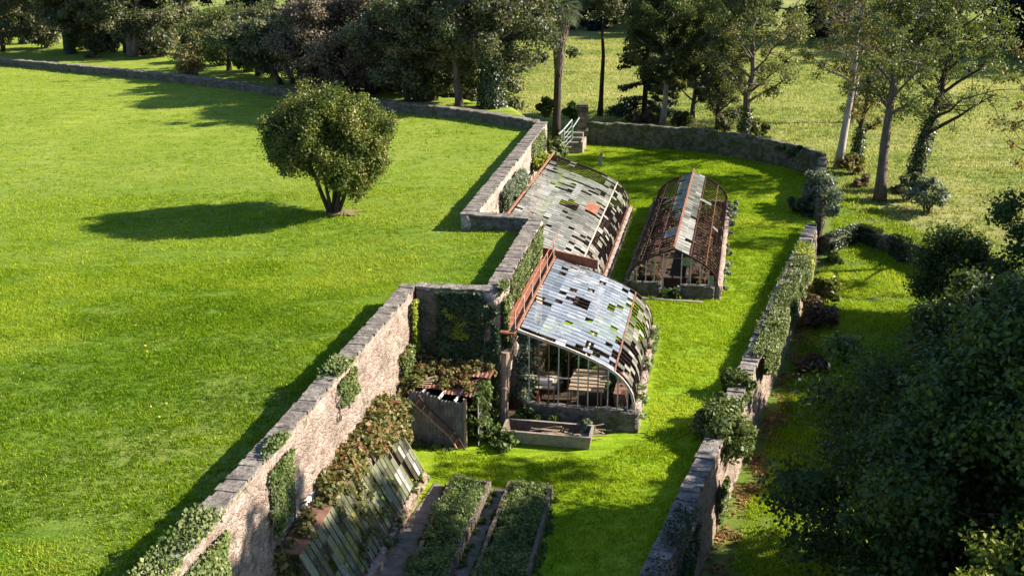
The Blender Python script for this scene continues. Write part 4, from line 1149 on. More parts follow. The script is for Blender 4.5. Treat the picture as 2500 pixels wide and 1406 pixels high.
def tree(name, label, base, H, r, leafm, barkm, cat="tree", group=None, lean=(0, 0), fork=0.35, nl=12, spread=3.0, crown0=0.35,
         per=110, size=0.16, clr=0.75, subs=5, droop=0.0, stems=None, flat=0.75, tints=(0.15, 0.8), topr=0.5, ivy=0.0, twigs=True, seed=0, dense=1.0, shape=None, rise=0.0):
    """trunk with limbs and sub-branches, leaf clumps along the outer branches"""
    random.seed(seed * 7 + 13); 
    base = Vector(base)
    t = thing(name, base, label, cat, group)
    mb = MB(); C, Rr = [], []
    stems = stems or [(0, 0, lean[0], lean[1], 1.0)]
    for (bx, by, lx, ly, hs) in stems:
        b0 = base + Vector((bx, by, -0.3)); top = base + Vector((bx + lx, by + ly, H * hs * 0.92))
        path = wig(b0, top, 7, 0.02 * H)
        rad = [r * (1.35 if i == 0 else 1.0) * (1 - 0.82 * (i / 7) ** 1.1) for i in range(8)]
        mb.tube(path, rad, 8)
        def on(tt):
            f = tt * 7; i = min(int(f), 6); return path[i].lerp(path[i + 1], f - i), rad[i] * (1 - (f - i)) + rad[i + 1] * (f - i)
        m = max(3, int(nl / len(stems)))
        for k in range(m):
            tt = crown0 + (0.97 - crown0) * (k + random.random() * 0.8) / m
            p, rr = on(min(tt, 0.98))
            az = k * 2.4 + random.uniform(-.5, .5) + bx * 3
            u = (tt - crown0) / (1 - crown0)
            prof = shape(u) if shape else (0.55 + 0.9 * math.sin(math.pi * min(u * 0.8 + 0.2, 1.0))) * (1 - topr * u * u)
            ln = spread * prof * random.uniform(0.65, 1.1)
            d = Vector((math.cos(az), math.sin(az), random.uniform(0.15, 0.75) * (0.5 + u) - droop + rise))
            e = p + d * ln
            lp = wig(p, e, 4, 0.06 * ln); mb.tube(lp, [max(0.02, rr * 0.5 * (1 - 0.8 * i / 4)) for i in range(5)], 5, False)
            for s in range(subs):
                f = random.uniform(0.35, 1.0); q = p.lerp(e, f)
                off = Vector((random.gauss(0, 1), random.gauss(0, 1), random.gauss(0.15 - droop, 0.7))) * ln * 0.30
                c = q + off
                if c.z < base.z + 0.3: c.z = base.z + 0.3 + random.random() * .3
                if twigs: mb.tube([q, q.lerp(c, .55) + Vector((0, 0, .05 * ln)), c], [max(.012, rr * .16), max(.01, rr * .1), .008], 4, False)
                C.append(c); Rr.append(clr * random.uniform(0.55, 1.25))
            C.append(e); Rr.append(clr * random.uniform(0.6, 1.1))
    part("trunk", mb, barkm, t, True)
    C = np.array([tuple(c) for c in C]); Rr = np.array(Rr)
    tint0 = np.clip(rng.uniform(tints[0], tints[1], len(C)), 0, 1)
    V, F, T = clump_leaves(C, Rr, int(per * dense), size, flat, tint0=tint0)
    leaf_obj("crown", V, F, T, leafm, t)
    if ivy > 0:                                                       # ivy sleeve up the trunk
        n = int(4200 * ivy); hh = rng.uniform(0, 1, n) ** 1.2 * H * ivy * 0.75; az = rng.uniform(0, 6.283, n)
        f = np.clip(hh / (H * 0.92), 0, 1)
        cx = base.x + stems[0][2] * f; cy = base.y + stems[0][3] * f
        rr = r * (1.1 - .7 * f) + rng.uniform(0.02, 0.35, n) * (1 - .5 * f)
        P = np.column_stack([cx + np.cos(az) * rr, cy + np.sin(az) * rr, base.z + hh])
        V, F = leaf_arrays(P, np.column_stack([np.cos(az), np.sin(az), np.full(n, .4)]) + rng.normal(0, .4, (n, 3)), 0.12)
        leaf_obj("ivy_sleeve", V, F, rng.uniform(0, .8, n), M['ivy_dark'], t)
    return t

def bush(name, label, base, rx, ry, h, m, n=3000, size=0.14, cat="shrub", group=None, clumps=None, bark='bark', z0=0.15, spiky=0.0, tints=(.15, .8), stems=5, only=None):
    base = Vector(base); random.seed(int(abs(base.x * 31 + base.y * 17)))
    t = thing(name, base, label, cat, group)
    mb = MB(); C, Rr = [], []
    k = clumps or max(6, int(6 + rx * ry * h * 3))
    for i in range(k):
        d = rand_dir(1)[0]; f = random.uniform(.45, 1.0)
        c = Vector((base.x + d[0] * rx * f * .8, base.y + d[1] * ry * f * .8, base.z + h * (z0 + (1 - z0) * .5 * (1 + d[2] * f * .9))))
        C.append(tuple(c)); Rr.append(min(rx, ry, h) * random.uniform(.25, .45))
        if i < stems * 3: mb.tube([base + Vector((random.uniform(-.2, .2) * rx, random.uniform(-.2, .2) * ry, -.1)), base.lerp(c, .5) + Vector((0, 0, .1 * h)), c], [.035, .022, .008], 4, False)
    part("stems", mb, M[bark], t)
    V, F, T = clump_leaves(C, Rr, max(8, n // k), size, .85, up=.5 + spiky, tint0=rng.uniform(tints[0], tints[1], k))
    leaf_obj("foliage", V, F, T, m, t)
    return t

# ---- lone round tree on the lawn
tb = at(815, 521, float(lawn_z(-8.4)) + 0.0); tb.z = float(lawn_z(tb.x))
lone = thing("round_tree", tb, "lone round-headed olive green tree on the big lawn with several slim stems", "tree")
mb = MB(); random.seed(4)
for (dx, dy, h, r) in ((-0.85, .1, 1.95, .10), (-0.35, -.2, 2.0, .085), (0.15, .15, 2.2, .12), (0.5, -.2, 2.0, .10), (0.95, .25, 2.1, .085)):
    b0 = tb + Vector((dx * .13, dy * .2, -.2)); e = tb + Vector((dx, dy, h)); f = tb + Vector((dx * 2.2, dy * 3 + random.uniform(-1, 1), h + 2.2))
    mb.tube([b0, b0.lerp(e, .5) + Vector((dx * .06, 0, 0.05)), e, e.lerp(f, .5), f], [r * 1.4, r, r * .85, r * .6, .02], 8)
    for k in range(7):
        p = e.lerp(f, random.random() * .9); q = p + Vector((random.uniform(-1.6, 1.6), random.uniform(-1.6, 1.6), random.uniform(.3, 1.6)))
        mb.tube([p, p.lerp(q, .5) + Vector((0, 0, .1)), q], [r * .4, r * .28, .01], 5, False)
part("trunk", mb, M['bark'], lone, True)
n = 460; d = rand_dir(n * 2); d = d[(d[:, 2] > -0.85)][:n]; n = len(d)
rad = rng.uniform(0.0, 1, n) ** 0.25
az = np.arctan2(d[:, 1], d[:, 0])
lump = 1 + 0.045 * np.sin(3 * az + 1.0) + 0.06 * np.sin(5 * d[:, 2] + 2 * az) + 0.07 * np.sin(7 * az + d[:, 2] * 5) + rng.uniform(-.15, .10, n)
C = np.array(tb) + np.array([0.05, 0, 3.5]) + d * (rad * lump)[:, None] * np.array([2.98, 2.85, 2.28])
C[:, 2] += 0.25 * np.abs(d[:, 0]) * (d[:, 2] < 0)
keepc = ~((d[:, 2] < -0.55) & (d[:, 0] < -0.15))
C = C[keepc]
m_ = 24; u_ = rng.uniform(0, 1, m_); a_ = rng.uniform(0, 6.283, m_)                 # leafy skirt narrowing down towards the stems on one side
C = np.concatenate([C, np.array(tb) + np.column_stack([1.0 + np.cos(a_) * (.25 + .5 * u_), np.sin(a_) * (.4 + .7 * u_), 1.0 + 1.0 * u_])])
Vl, Fl, Tl = clump_leaves(C, rng.uniform(.32, .52, len(C)), 300, 0.078, 1.15, up=.5, tint0=rng.uniform(.1, .75, len(C)), shell=.5)
leaf_obj("crown", Vl, Fl, Tl, M['leaf_olive'], lone)
flat_ = MB(); q = at(842, 521, tb.z)
mb = MB()
rad_ = [random.uniform(.45, 1.05) for _ in range(44)]
for k in range(44):
    a0, a1 = 2 * math.pi * k / 44, 2 * math.pi * (k + 1) / 44
    c = Vector((q.x - .1, q.y - .05, float(lawn_z(q.x)) + .05))
    r0, r1 = rad_[k], rad_[(k + 1) % 44]
    mb.f.append(tuple(range(len(mb.v), len(mb.v) + 3))); mb.t.append(.5)
    mb.v += [tuple(c + Vector((0, 0, .05))), tuple(c + Vector((math.cos(a0) * r0, .75 * math.sin(a0) * r0, -.01))), tuple(c + Vector((math.cos(a1) * r1, .75 * math.sin(a1) * r1, -.01)))]
o = link("bare_soil", mb.mesh("bare_soil"), simple('dry_pale_soil', (0.13, 0.115, 0.035), (0.21, 0.165, 0.09), 7, .95, .8)); tag(o, kind='structure')

# ---- wood behind the north wall
def up_base(px, py):
    z = LAWN
    for _ in range(4):
        p = at(px, py, z); z = float(upper_z(np.array([p.x]), np.array([p.y]))[0])
    p.z = z; return p
LG = "trees of the wood behind the far wall"
tree("oak_tree", "leftmost dark tree of the wood at the far left edge", up_base(60, 108), 11, .38, M['leaf_oak'], M['bark'], group=LG, spread=3.20, nl=22, crown0=0.28, per=308, size=0.163, clr=.9, seed=1, ivy=.4)
tree("oak_tree", "dark trunked tree of the wood, second from the left edge", up_base(172, 132), 9, .33, M['leaf_oak'], M['bark'], group=LG, spread=2.72, nl=18, crown0=0.34, per=280, size=0.163, clr=.85, seed=2, ivy=.5)
tree("oak_tree", "forked tree of the wood with pale sunlit foot, left of the straw coloured bush", up_base(322, 138), 10, .50, M['leaf_oak'], M['bark_grey'], group=LG, spread=3.68, nl=22, crown0=0.34, per=332, size=0.163, clr=1.0, seed=3, stems=[(0, 0, -.9, 0, 1), (.25, 0, 1.2, .3, .95)])
tree("oak_tree", "bushy dark green tree of the wood right behind the straw coloured bush", up_base(452, 130), 11, .30, M['leaf_oak'], M['bark'], group=LG, spread=2.88, nl=20, crown0=0.25, per=308, size=0.156, clr=.9, seed=4)
tree("oak_tree", "thin leafed see-through tree of the wood, right of the straw coloured bush", up_base(560, 172), 5.6, .26, M['leaf_ash'], M['bark'], group=LG, spread=2.40, nl=16, crown0=0.3, per=64, size=0.150, clr=.85, seed=5)
tree("oak_tree", "dark tree of the wood with low skirts of leaves, left of the three leaning stems", up_base(630, 185), 5.6, .28, M['leaf_oak'], M['bark'], group=LG, spread=2.56, nl=17, crown0=0.28, per=113, size=0.156, clr=.85, seed=6)
tree("leaning_tree", "tree with three bare leaning dark stems behind the far wall", up_base(725, 205), 4.8, .24, M['leaf_oak'], M['bark'], group=LG, spread=2.2, nl=21, crown0=0.5, per=237, size=0.156, clr=.95, seed=7,
     stems=[(-1.2, 0, -2.3, .3, .95), (-.2, .3, -1.8, .2, 1.0), (.7, .1, -1.2, -.2, .95)])
tree("purple_tree", "large purple brown bushy tree in the middle of the wood", up_base(858, 228), 7.2, .35, M['leaf_brown'], M['bark'], group=LG, spread=3.9, nl=34, crown0=0.03, per=355, size=0.129, clr=.95, subs=7, seed=8, stems=[(-.6, 0, -2.2, .2, .95), (0, 0, -.3, .3, 1), (.5, 0, 1.8, 0, .95)])
tree("oak_tree", "olive green tree with many bare low stems, right of the purple brown tree", up_base(1015, 248), 8.5, .22, M['leaf_oak'], M['bark'], group=LG, spread=3.2, nl=26, crown0=.3, per=237, size=0.136, clr=.85, seed=9,
     stems=[(-.5, 0, -1.4, .3, .9), (0, .2, -.2, .3, 1), (.4, 0, .9, 0, .95), (.9, .1, 2.2, .2, .9)])
tree("oak_tree", "tree with clean brown trunk, just left of the thick ivy clad trunk", up_base(1122, 258), 9.2, .28, M['leaf_oak'], M['bark_grey'], group=LG, lean=(-.4, .2), spread=3.2, nl=18, crown0=.3, per=237, size=0.136, clr=.9, seed=10)
tree("ivy_clad_tree", "thick dark ivy clad tree with arching branch reaching towards the palm", up_base(1202, 262), 10.5, .75, M['leaf_oak'], M['bark'], group=LG, spread=3.2, nl=20, crown0=.32, per=256, size=0.136, clr=.95, seed=11, ivy=1.0)
BG = "back row trees of the wood, half hidden by the front trees"
for i, (x, y, h, sp) in enumerate(((-14, 95, 7.5, 3.4), (-7.5, 92, 8.5, 3.6), (-2.5, 88, 9, 3.4), (-58, 128, 12, 3.6), (-50, 126, 10.5, 3.4), (-42, 122, 9, 3.4))):
    zz = float(upper_z(np.array([x]), np.array([y]))[0]); zz = max(zz, float(east_z(x, y)))
    tree("background_tree", "dark back row tree of the wood, half hidden behind the front trees", (x, y, zz), h + 3.2 - zz * .6, .25, M['leaf_oak'], M['bark'], group=BG, spread=sp, nl=20, crown0=.16, per=150, size=.2, clr=.95, subs=5, twigs=False, seed=140 + i, topr=.3)
random.seed(40)
for i, (px, py, w, h, m) in enumerate(((110, 118, 2.6, 2.6, 'leaf_oak'), (250, 128, 2.2, 1.8, 'leaf_oak'), (392, 140, 2.6, 3.0, 'leaf_oak'), (545, 160, 2.2, 2.4, 'leaf_ash'), (600, 176, 1.6, 1.7, 'weed'), (905, 232, 2.2, 2.6, 'leaf_brown'), (790, 222, 2.0, 3.2, 'leaf_brown'), (1062, 246, 1.6, 1.9, 'leaf_ash'), (20, 106, 2.6, 2.8, 'leaf_oak'), (200, 122, 2.2, 2.2, 'leaf_oak'), (275, 128, 2.0, 2.6, 'leaf_oak'), (350, 134, 2.0, 2.2, 'leaf_oak'), (500, 150, 2.2, 2.8, 'leaf_oak'), (665, 190, 1.8, 2.4, 'leaf_oak'))):
    bush("understorey_shrub", ("dark shrub at the foot of the leftmost trees of the wood", "low dark shrub left of the pale footed forked tree", "tall dark shrub left behind the straw coloured bush", "loose green shrub right behind the straw coloured bush",
         "small bright weedy shrub right of the straw coloured bush", "purple brown shrub at the right foot of the purple brown tree", "purple brown shrub at the left foot of the purple brown tree", "light green shrub among the bare low stems",
         "dark shrub filling the very left edge under the wood", "low dark shrub between the second tree and the forked tree", "dark shrub just left of the pale footed forked tree", "dark shrub just right of the pale footed forked tree",
         "dark shrub peeping out right of the straw coloured bush", "dark shrub left of the three leaning stems")[i], up_base(px, py), w, w * .8, h, M[m], 3200, .2, group="shrubs under the wood")
bush("pale_shrub", "light green arching shrub right of the ivy clad trunk, left of the palm", up_base(1258, 245), 2.0, 1.8, 5.0, M['leaf_ash'], 5200, .17, z0=.25, tints=(.4, .95))
tree("yellow_tree", "tree with sunlit yellow leaves at the picture top, left of the palm", up_base(1262, 258), 10, .22, M['leaf_yellow'], M['bark'], spread=2.4, nl=12, crown0=.55, per=80, size=.2, clr=.75, seed=12, lean=(-.2, 0), tints=(0, .6))
bush("straw_bush", "rounded straw yellow bush standing before the wood just over the far wall", up_base(462, 196), 1.75, 1.5, 3.1, M['leaf_straw'], 7000, .11, spiky=.4, clumps=60, z0=.05, stems=14)
# ground litter and low mess at the wood edge
bush("dead_brush_heap", "small pinkish heap of dead brush at the wood edge on the far left", up_base(222, 142), 1.3, .8, .6, M['bracken'], 900, .16, cat="brush heap", z0=0)

# ---- palm, slim trunk and dark conifer
pp = at(1358, 312, 1.4)
palm = thing("palm_tree", pp, "tall palm with shaggy grey skirt of dead fronds behind the wall corner", "palm")
HP = 9.2
mb = MB(); mb.tube([pp + Vector((0.02 * k, 0.02 * k, -0.8 + k * (HP + .8) / 8)) for k in range(9)], [.36, .33, .30, .28, .27, .27, .30, .34, .30], 10)
part("trunk", mb, M['palm_bark'], palm, True)
n = 1500; hh = rng.uniform(0, 1, n) ** .7; az = rng.uniform(0, 6.283, n)
z = pp.z + HP * (.50 + .45 * hh); rr = .28 + .50 * hh ** 1.5 * rng.uniform(.5, 1.1, n)
P = np.column_stack([pp.x + .15 + np.cos(az) * rr, pp.y + np.sin(az) * rr, z])
A = np.column_stack([np.cos(az) * .12, np.sin(az) * .12, np.full(n, -1.0)]); L = rng.uniform(.35, .8, n)[:, None]
B = np.column_stack([-np.sin(az), np.cos(az), np.zeros(n)]) * .05
V = np.stack([P - B, P + B, P + A * L + B * .5, P + A * L - B * .5], 1).reshape(-1, 3)
leaf_obj("dead_skirt", V, np.arange(4 * n).reshape(n, 4), rng.uniform(0, 1, n), M['dead_frond'], palm)
VV = []; top = Vector((pp.x + .16, pp.y + .1, pp.z + HP))
for k in range(52):
    az = k * 2.4; el = -0.75 + 1.9 * (k / 52)
    d = Vector((math.cos(az) * math.cos(el), math.sin(az) * math.cos(el), math.sin(el))); s = d.cross(up).normalized(); nn = s.cross(d)
    c = top + d * 1.0
    for j in range(15):
        ph = (j - 7) / 7 * 1.25; e = (d * math.cos(ph) + s * math.sin(ph)); w = (s * math.cos(ph) - d * math.sin(ph)) * .028
        tip = c + e * 1.0 - Vector((0, 0, .35)); mid = c + e * .6
        VV += [c - w * .4, mid - w, tip, mid + w]
    w = s * .02; VV += [top - w, top + w, c + w, c - w]
V = np.array([tuple(v) for v in VV]); n = len(V) // 4
leaf_obj("fronds", V, np.arange(4 * n).reshape(n, 4), rng.uniform(.1, .9, n), leaf_mat('palm_frond', G((.022, .036, .018), (.045, .062, .028), (.085, .10, .045)), .2, .4), palm)

def fz(px, py):
    z = -0.8
    for _ in range(4):
        p = at(px, py, z); z = float(east_z(p.x, p.y))
    p.z = z; return p
RG = "tall trees beyond the curving wall"
tree("slim_tree", "slim bare dark trunk standing alone in the gap right of the palm", fz(1464, 285), 15, .24, M['leaf_oak'], M['bark'], group=RG, lean=(.5, .3), spread=1.60, rise=.45, nl=14, crown0=.62, per=162, size=0.124, clr=0.62, subs=8, seed=21)
con = thing("conifer", fz(1572, 283), "dark spreading conifer with skirts to the ground, left of the pale slim trunk", "conifer", RG)
cb_ = con.location.copy(); mb = MB(); mb.tube([cb_ - Vector((0, 0, .3)), cb_ + Vector((.1, 0, 6)), cb_ + Vector((.1, .1, 12.5))], [.28, .18, .03], 8)
C, Rr = [], []; random.seed(9)
for k in range(110):
    u = random.random(); z = .4 + u * 11.8; ln = 2.9 * (1 - u) ** .8 + .3; az = random.uniform(0, 6.283)
    e = cb_ + Vector((math.cos(az) * ln, math.sin(az) * ln, z - .35 * ln * .5)); p = cb_ + Vector((0, 0, z + .2))
    mb.tube([p, p.lerp(e, .5) + Vector((0, 0, .1)), e], [.05, .03, .01], 4, False)
    for f in (.45, .75, 1.0): C.append(tuple(p.lerp(e, f))); Rr.append(.28 + .32 * f)
part("trunk", mb, M['bark'], con, True)
V, F, T = clump_leaves(np.array(C), np.array(Rr), 60, .17, .45, tint0=rng.uniform(.1, .8, len(C)))
leaf_obj("crown", V, F, T, M['leaf_conifer'], con)
tree("pale_slim_tree", "tree with slim pale trunk rising right behind the curving wall, beside the dark conifer", fz(1617, 306), 14, .27, M['leaf_ash'], M['bark_pale'], group=RG, lean=(.3, .4), spread=2.24, rise=.45, nl=20, crown0=.30, per=270, size=0.118, clr=0.70, subs=8, seed=22, droop=.15, tints=(.1, .6))
tree("ash_tree", "leafy mid green tree between the slim pale trunk and the branching tree", fz(1690, 300), 13, .22, M['leaf_ash'], M['bark_grey'], group=RG, spread=2.32, rise=.45, nl=20, crown0=.14, per=216, size=0.118, clr=0.66, subs=8, seed=23, tints=(.1, .65))
tree("dark_tree", "dark shaded stems and foliage close left of the branching tree", fz(1752, 318), 10, .26, M['leaf_oak'], M['bark'], group=RG, spread=1.84, rise=.45, nl=18, crown0=.08, per=180, size=0.112, clr=0.58, subs=8, seed=24)
tree("branching_tree", "open branching tree with rising limbs and green yellow leaves at the curve of the wall", fz(1816, 338), 14, .36, M['leaf_ash'], M['bark_grey'], group=RG, lean=(.3, .2), spread=3.52, rise=.45, nl=18, crown0=.22, per=126, size=0.118, clr=0.74, subs=10, seed=25, tints=(.3, .95), ivy=.25)
tree("pale_trunk_tree", "tall tree with straight pale sun edged trunk where the wall turns", fz(2045, 412), 15, .34, M['leaf_autumn'], M['bark_pale'], group=RG, lean=(1.1, .4), spread=2.64, rise=.45, nl=14, crown0=.42, per=80, size=0.105, clr=0.70, subs=10, seed=26)
tree("dark_thin_tree", "thin dark trunk half hidden right behind the pale sun edged trunk", fz(2088, 398), 12, .24, M['leaf_autumn'], M['bark'], group=RG, lean=(.9, .5), spread=2.00, rise=.45, nl=14, crown0=.2, per=75, size=0.105, clr=0.62, subs=8, seed=27, ivy=.3)
tree("grey_trunk_tree", "tall tree with thick grey trunk on the grass right of the wall end", fz(2148, 490), 15, .40, M['leaf_ash'], M['bark_grey'], group=RG, lean=(.2, .6), spread=2.80, rise=.45, nl=15, crown0=.42, per=93, size=0.105, clr=0.74, subs=10, seed=28, tints=(.1, .7))
tree("leaning_ivy_tree", "leaning ivy covered trunk with thin feathery crown, rightmost of the tall trees", fz(2222, 468), 14.5, .42, M['leaf_ash'], M['bark'], group=RG, lean=(2.4, .8), spread=3.36, rise=.45, nl=18, crown0=.30, per=90, size=0.093, clr=0.74, subs=10, seed=29, tints=(.0, .55), ivy=.55, droop=.1)
tree("bare_tree", "pinkish bare twigged tree between the tall trunks, in front of the far wood", fz(2078, 300), 14, .25, M['bracken'], M['bark_pale'], group=RG, spread=2.24, rise=.45, nl=26, crown0=.35, per=38, size=0.074, clr=0.62, subs=13, seed=30)
for i, (px, py, rx, h, m, lab, sz) in enumerate((
    (2215, 492, 1.2, 1.9, 'leaf_oak', "dark shrub at the foot of the leaning ivy covered trunk", .15), (2262, 520, 1.7, 2.3, 'leaf_blue', "grey green shrub right of the leaning trunk foot", .14),
    (2080, 425, 1.3, 1.6, 'leaf_autumn', "reddish brown brambly shrub at the foot of the pale trunk", .14), (1870, 352, .55, 1.2, 'weed', "small green sapling bush on the field past the branching tree", .13),
    (1765, 330, 1.2, 1.5, 'leaf_oak', "dark shrub behind the curving wall left of the branching tree", .15), (1850, 336, 1.2, 1.6, 'leaf_ash', "loose shrub at the right foot of the branching tree", .14),
    (1660, 318, 1.3, 1.6, 'leaf_ash', "green shrub just over the wall beside the slim pale trunk", .14), (1335, 285, 1.0, 1.9, 'weed', "upright fern like shrub left of the palm foot", .2),
    (1398, 292, 1.1, 1.4, 'weed', "leafy shrub between palm and gate pillar", .2), (1448, 318, .8, .9, 'weed_soft', "pale weeds just right of the gate pillar", .13))):
    b = fz(px, py) if px > 1430 else at(px, py, 1.2)
    bush("shrub", lab, b, rx, rx * .8, h, M[m], 2400, sz, group="shrubs beyond the walls")
br = fz(1565, 300)
bush("dead_bracken", "low pinkish dead bracken over the wall by the conifer", br, 2.4, .9, .9, M['bracken'], 2200, .17, cat="bracken", z0=0)
bush("dead_bracken", "pale dead brush on the grass between ivy wall end and grey trunk", fz(2100, 455), .9, .7, .8, M['bracken'], 900, .14, cat="bracken", z0=0)
bush("climber_stump", "silvery dead ivy smothering the wall end near the pale trunks", (19.1, 66.7, -.6), 1.15, 3.7, 3.2, M['leaf_blue'], 15000, .10, cat="ivy", z0=.05, clumps=60, stems=14)
bush("dark_creeper", "dark creeper spilling onto the grass left of the silvery ivy", (18.0, 66.4, -.1), .9, 1.6, 1.1, M['ivy_dark'], 2600, .14, cat="ivy", z0=0)
bush("dark_creeper", "dark rounded creeper hump on top of the curving wall", at(1925, 378, 1.5) + Vector((0, 0, -.2)), 1.5, .6, .9, M['ivy_dark'], 2200, .14, cat="ivy", z0=0)

# ---- far wood
FG = "distant trees across the field"
random.seed(77)
k = 0
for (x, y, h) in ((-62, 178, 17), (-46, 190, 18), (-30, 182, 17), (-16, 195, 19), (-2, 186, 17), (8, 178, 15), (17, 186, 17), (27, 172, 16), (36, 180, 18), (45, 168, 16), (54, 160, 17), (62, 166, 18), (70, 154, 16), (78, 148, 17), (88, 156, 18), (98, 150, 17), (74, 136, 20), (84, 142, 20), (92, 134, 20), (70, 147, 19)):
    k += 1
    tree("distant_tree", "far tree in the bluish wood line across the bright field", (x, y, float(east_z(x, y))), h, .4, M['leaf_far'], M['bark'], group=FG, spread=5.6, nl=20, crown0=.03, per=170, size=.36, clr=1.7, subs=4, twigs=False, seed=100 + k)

# ---- near dark trees on the right
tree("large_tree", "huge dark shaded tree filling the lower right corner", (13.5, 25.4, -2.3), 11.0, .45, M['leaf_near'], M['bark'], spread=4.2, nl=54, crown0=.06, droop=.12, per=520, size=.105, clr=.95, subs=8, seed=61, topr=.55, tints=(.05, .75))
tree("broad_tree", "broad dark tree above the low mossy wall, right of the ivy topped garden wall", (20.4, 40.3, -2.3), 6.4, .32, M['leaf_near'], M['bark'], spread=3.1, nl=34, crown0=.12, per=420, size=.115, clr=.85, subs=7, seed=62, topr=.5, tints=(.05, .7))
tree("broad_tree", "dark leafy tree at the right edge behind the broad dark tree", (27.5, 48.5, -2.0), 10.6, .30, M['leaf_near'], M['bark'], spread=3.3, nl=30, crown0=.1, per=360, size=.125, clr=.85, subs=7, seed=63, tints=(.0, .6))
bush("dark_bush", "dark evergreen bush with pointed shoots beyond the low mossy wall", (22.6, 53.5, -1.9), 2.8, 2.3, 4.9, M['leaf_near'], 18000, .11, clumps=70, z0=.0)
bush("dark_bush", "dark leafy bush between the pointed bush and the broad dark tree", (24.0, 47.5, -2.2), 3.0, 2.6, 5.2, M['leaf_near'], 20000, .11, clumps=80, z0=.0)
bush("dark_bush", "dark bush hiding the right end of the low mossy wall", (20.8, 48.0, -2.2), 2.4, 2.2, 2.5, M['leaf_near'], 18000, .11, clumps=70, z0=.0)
tree("yellow_leaved_tree", "small tree with sunlit yellow green leaves in the lower right corner", (10.7, 18.0, -2.3), 9.3, .16, M['leaf_yellow'], M['bark'], spread=1.3, nl=16, crown0=.62, per=300, size=.07, clr=.5, subs=5, seed=64, tints=(.1, .7))
tree("orange_tree", "thin tree with a few orange leaves at the upper right edge", (31.5, 62, -1.4), 14, .25, M['leaf_autumn'], M['bark'], spread=3.0, nl=16, crown0=.35, per=45, size=.14, clr=.7, seed=65, tints=(.3, 1))
SG = "tall trees standing right of the picture, whose shade falls on the dark trees"
for i, (x, y, h, s) in enumerate(((29, 26.4, 27, 4.2), (33, 40, 11.5, 3.6), (37, 51, 12, 3.8))):
    tree("shade_tree", "tall tree outside the right edge of the picture", (x, y, -2.3), h, .5, M['leaf_oak'], M['bark'], group=SG, spread=s, nl=48, crown0=.12, per=190, size=.34, clr=1.5, subs=6, twigs=False, seed=80 + i, topr=.15)
bush("dry_bush", "brown dry bush against the sunlit foot of the right garden wall", at(1990, 800, -2.3), 1.2, 1.2, 1.8, M['bracken'], 2600, .14, z0=0)
bush("olive_bush", "olive green tufted bush beside the dry bush by the right garden wall", at(2010, 740, -2.3), 1.0, 1.0, 1.6, M['leaf_olive'], 2400, .13, z0=0)
for i, (px, py) in enumerate(((2035, 650), (2090, 620), (1985, 900))):
    bush("weed_tuft", ("rank weeds on the slope right of the garden wall end", "low weeds below the mossy wall", "pinkish dry stalks under the garden wall by the dark tree")[i], at(px, py, -2.2), .9, .8, .7, M['weed' if i < 2 else 'bracken'], 1500, .13, cat="weeds", z0=0)

# ------------------------------------------------------------------ ivy and creepers
def ivy(name, label, a, b, nrm, z0, z1, n, m, size=.13, depth=.16, dens=.45, s=.9, cat="ivy", top=0.0, seed=0, fade=0.3, stems=4, group=None):
    """leaves over the wall face from plan point a to b between heights z0 and z1, clumped"""
    a, b = Vector(a), Vector(b); nrm = Vector(nrm).normalized(); L = (b - a).length; n = int(n * 2.4); size *= .58
    u = rng.uniform(0, 1, n * 3); w = rng.uniform(0, 1, n * 3)
    nz = vnoise(u * L, w * (z1 - z0) * .6, s, seed) * .65 + vnoise(u * L, w * (z1 - z0), s * .35, seed + 1) * .35
    ed = min(.9, L * .35); wv_ = vnoise(u * L * 3, w * 3, .6, seed + 7)
    edge = np.minimum(np.minimum(u, 1 - u) * L / ed + .15 * wv_, 1) * np.minimum(1, (w + .02) / fade) * (1 - .5 * smooth(.55, 1.0, np.abs(2 * u - 1)) * (1 - w) * wv_)
    k = nz * edge > dens * rng.uniform(.6, 1.2, n * 3)
    u, w, nz = u[k][:n], w[k][:n], nz[k][:n]
    m_ = len(u); dp = depth * nz * rng.uniform(.3, 1.4, m_)
    A = np.array(a); D = np.array(b - a)
    P = A + u[:, None] * D + np.outer(dp + .03, np.array(nrm)); P[:, 2] = z0 + w * (z1 - z0)
    if top > 0:
        t = w > .86
        P[t] -= np.outer(rng.uniform(0, top, t.sum()), np.array(nrm)); P[t, 2] = z1 + rng.uniform(-.02, .22, t.sum())
    N = np.array(nrm) * .8 + rng.normal(0, .5, (m_, 3)) + np.array([0, 0, .5])
    V, F = leaf_arrays(P, N, size, .45, 1.15)
    T = np.clip(nz * .9 - .05 + rng.normal(0, .2, m_), 0, 1)
    loc = Vector((a.x, a.y, z0))
    t = thing(name, loc, label, cat, group)
    mb = MB(); random.seed(seed)
    for i in range(stems):
        f = random.uniform(.1, .9); q = a.lerp(b, f) + nrm * .05; q.z = z0
        e = a.lerp(b, min(1, max(0, f + random.uniform(-.15, .15)))) + nrm * .05; e.z = z0 + (z1 - z0) * random.uniform(.6, .95)
        mb.tube(wig(q, e, 5, .12), [.03, .026, .022, .018, .012, .008], 5, False)
    part("stems", mb, M['bark_grey'], t)
    leaf_obj("leaves", V, F, T, m, t)
    return t
def w1(y, side=.27):                                                   # inner face of the left wall at ground distance y
    d = (W1a - W1b).normalized(); k = (y - W1b.y) / d.y; p = W1b + d * k; return p + Vector((d.y, -d.x, 0)) * side
def w2(f, s=.31):
    a, b = CRb + Vector((0, -.35, 0)), W2b; d = (b - a).normalized(); return a.lerp(b, f) + Vector((d.y, -d.x, 0)) * s
def w3(f, s=.33):
    a, b = STb, W3b; d = (b - a).normalized(); return a.lerp(b, f) + Vector((d.y, -d.x, 0)) * s
def rw(y, s=.38):
    d = RWd; p = RWb + d * ((y - RWb.y) / d.y); return p + Vector((d.y, -d.x, 0)) * s
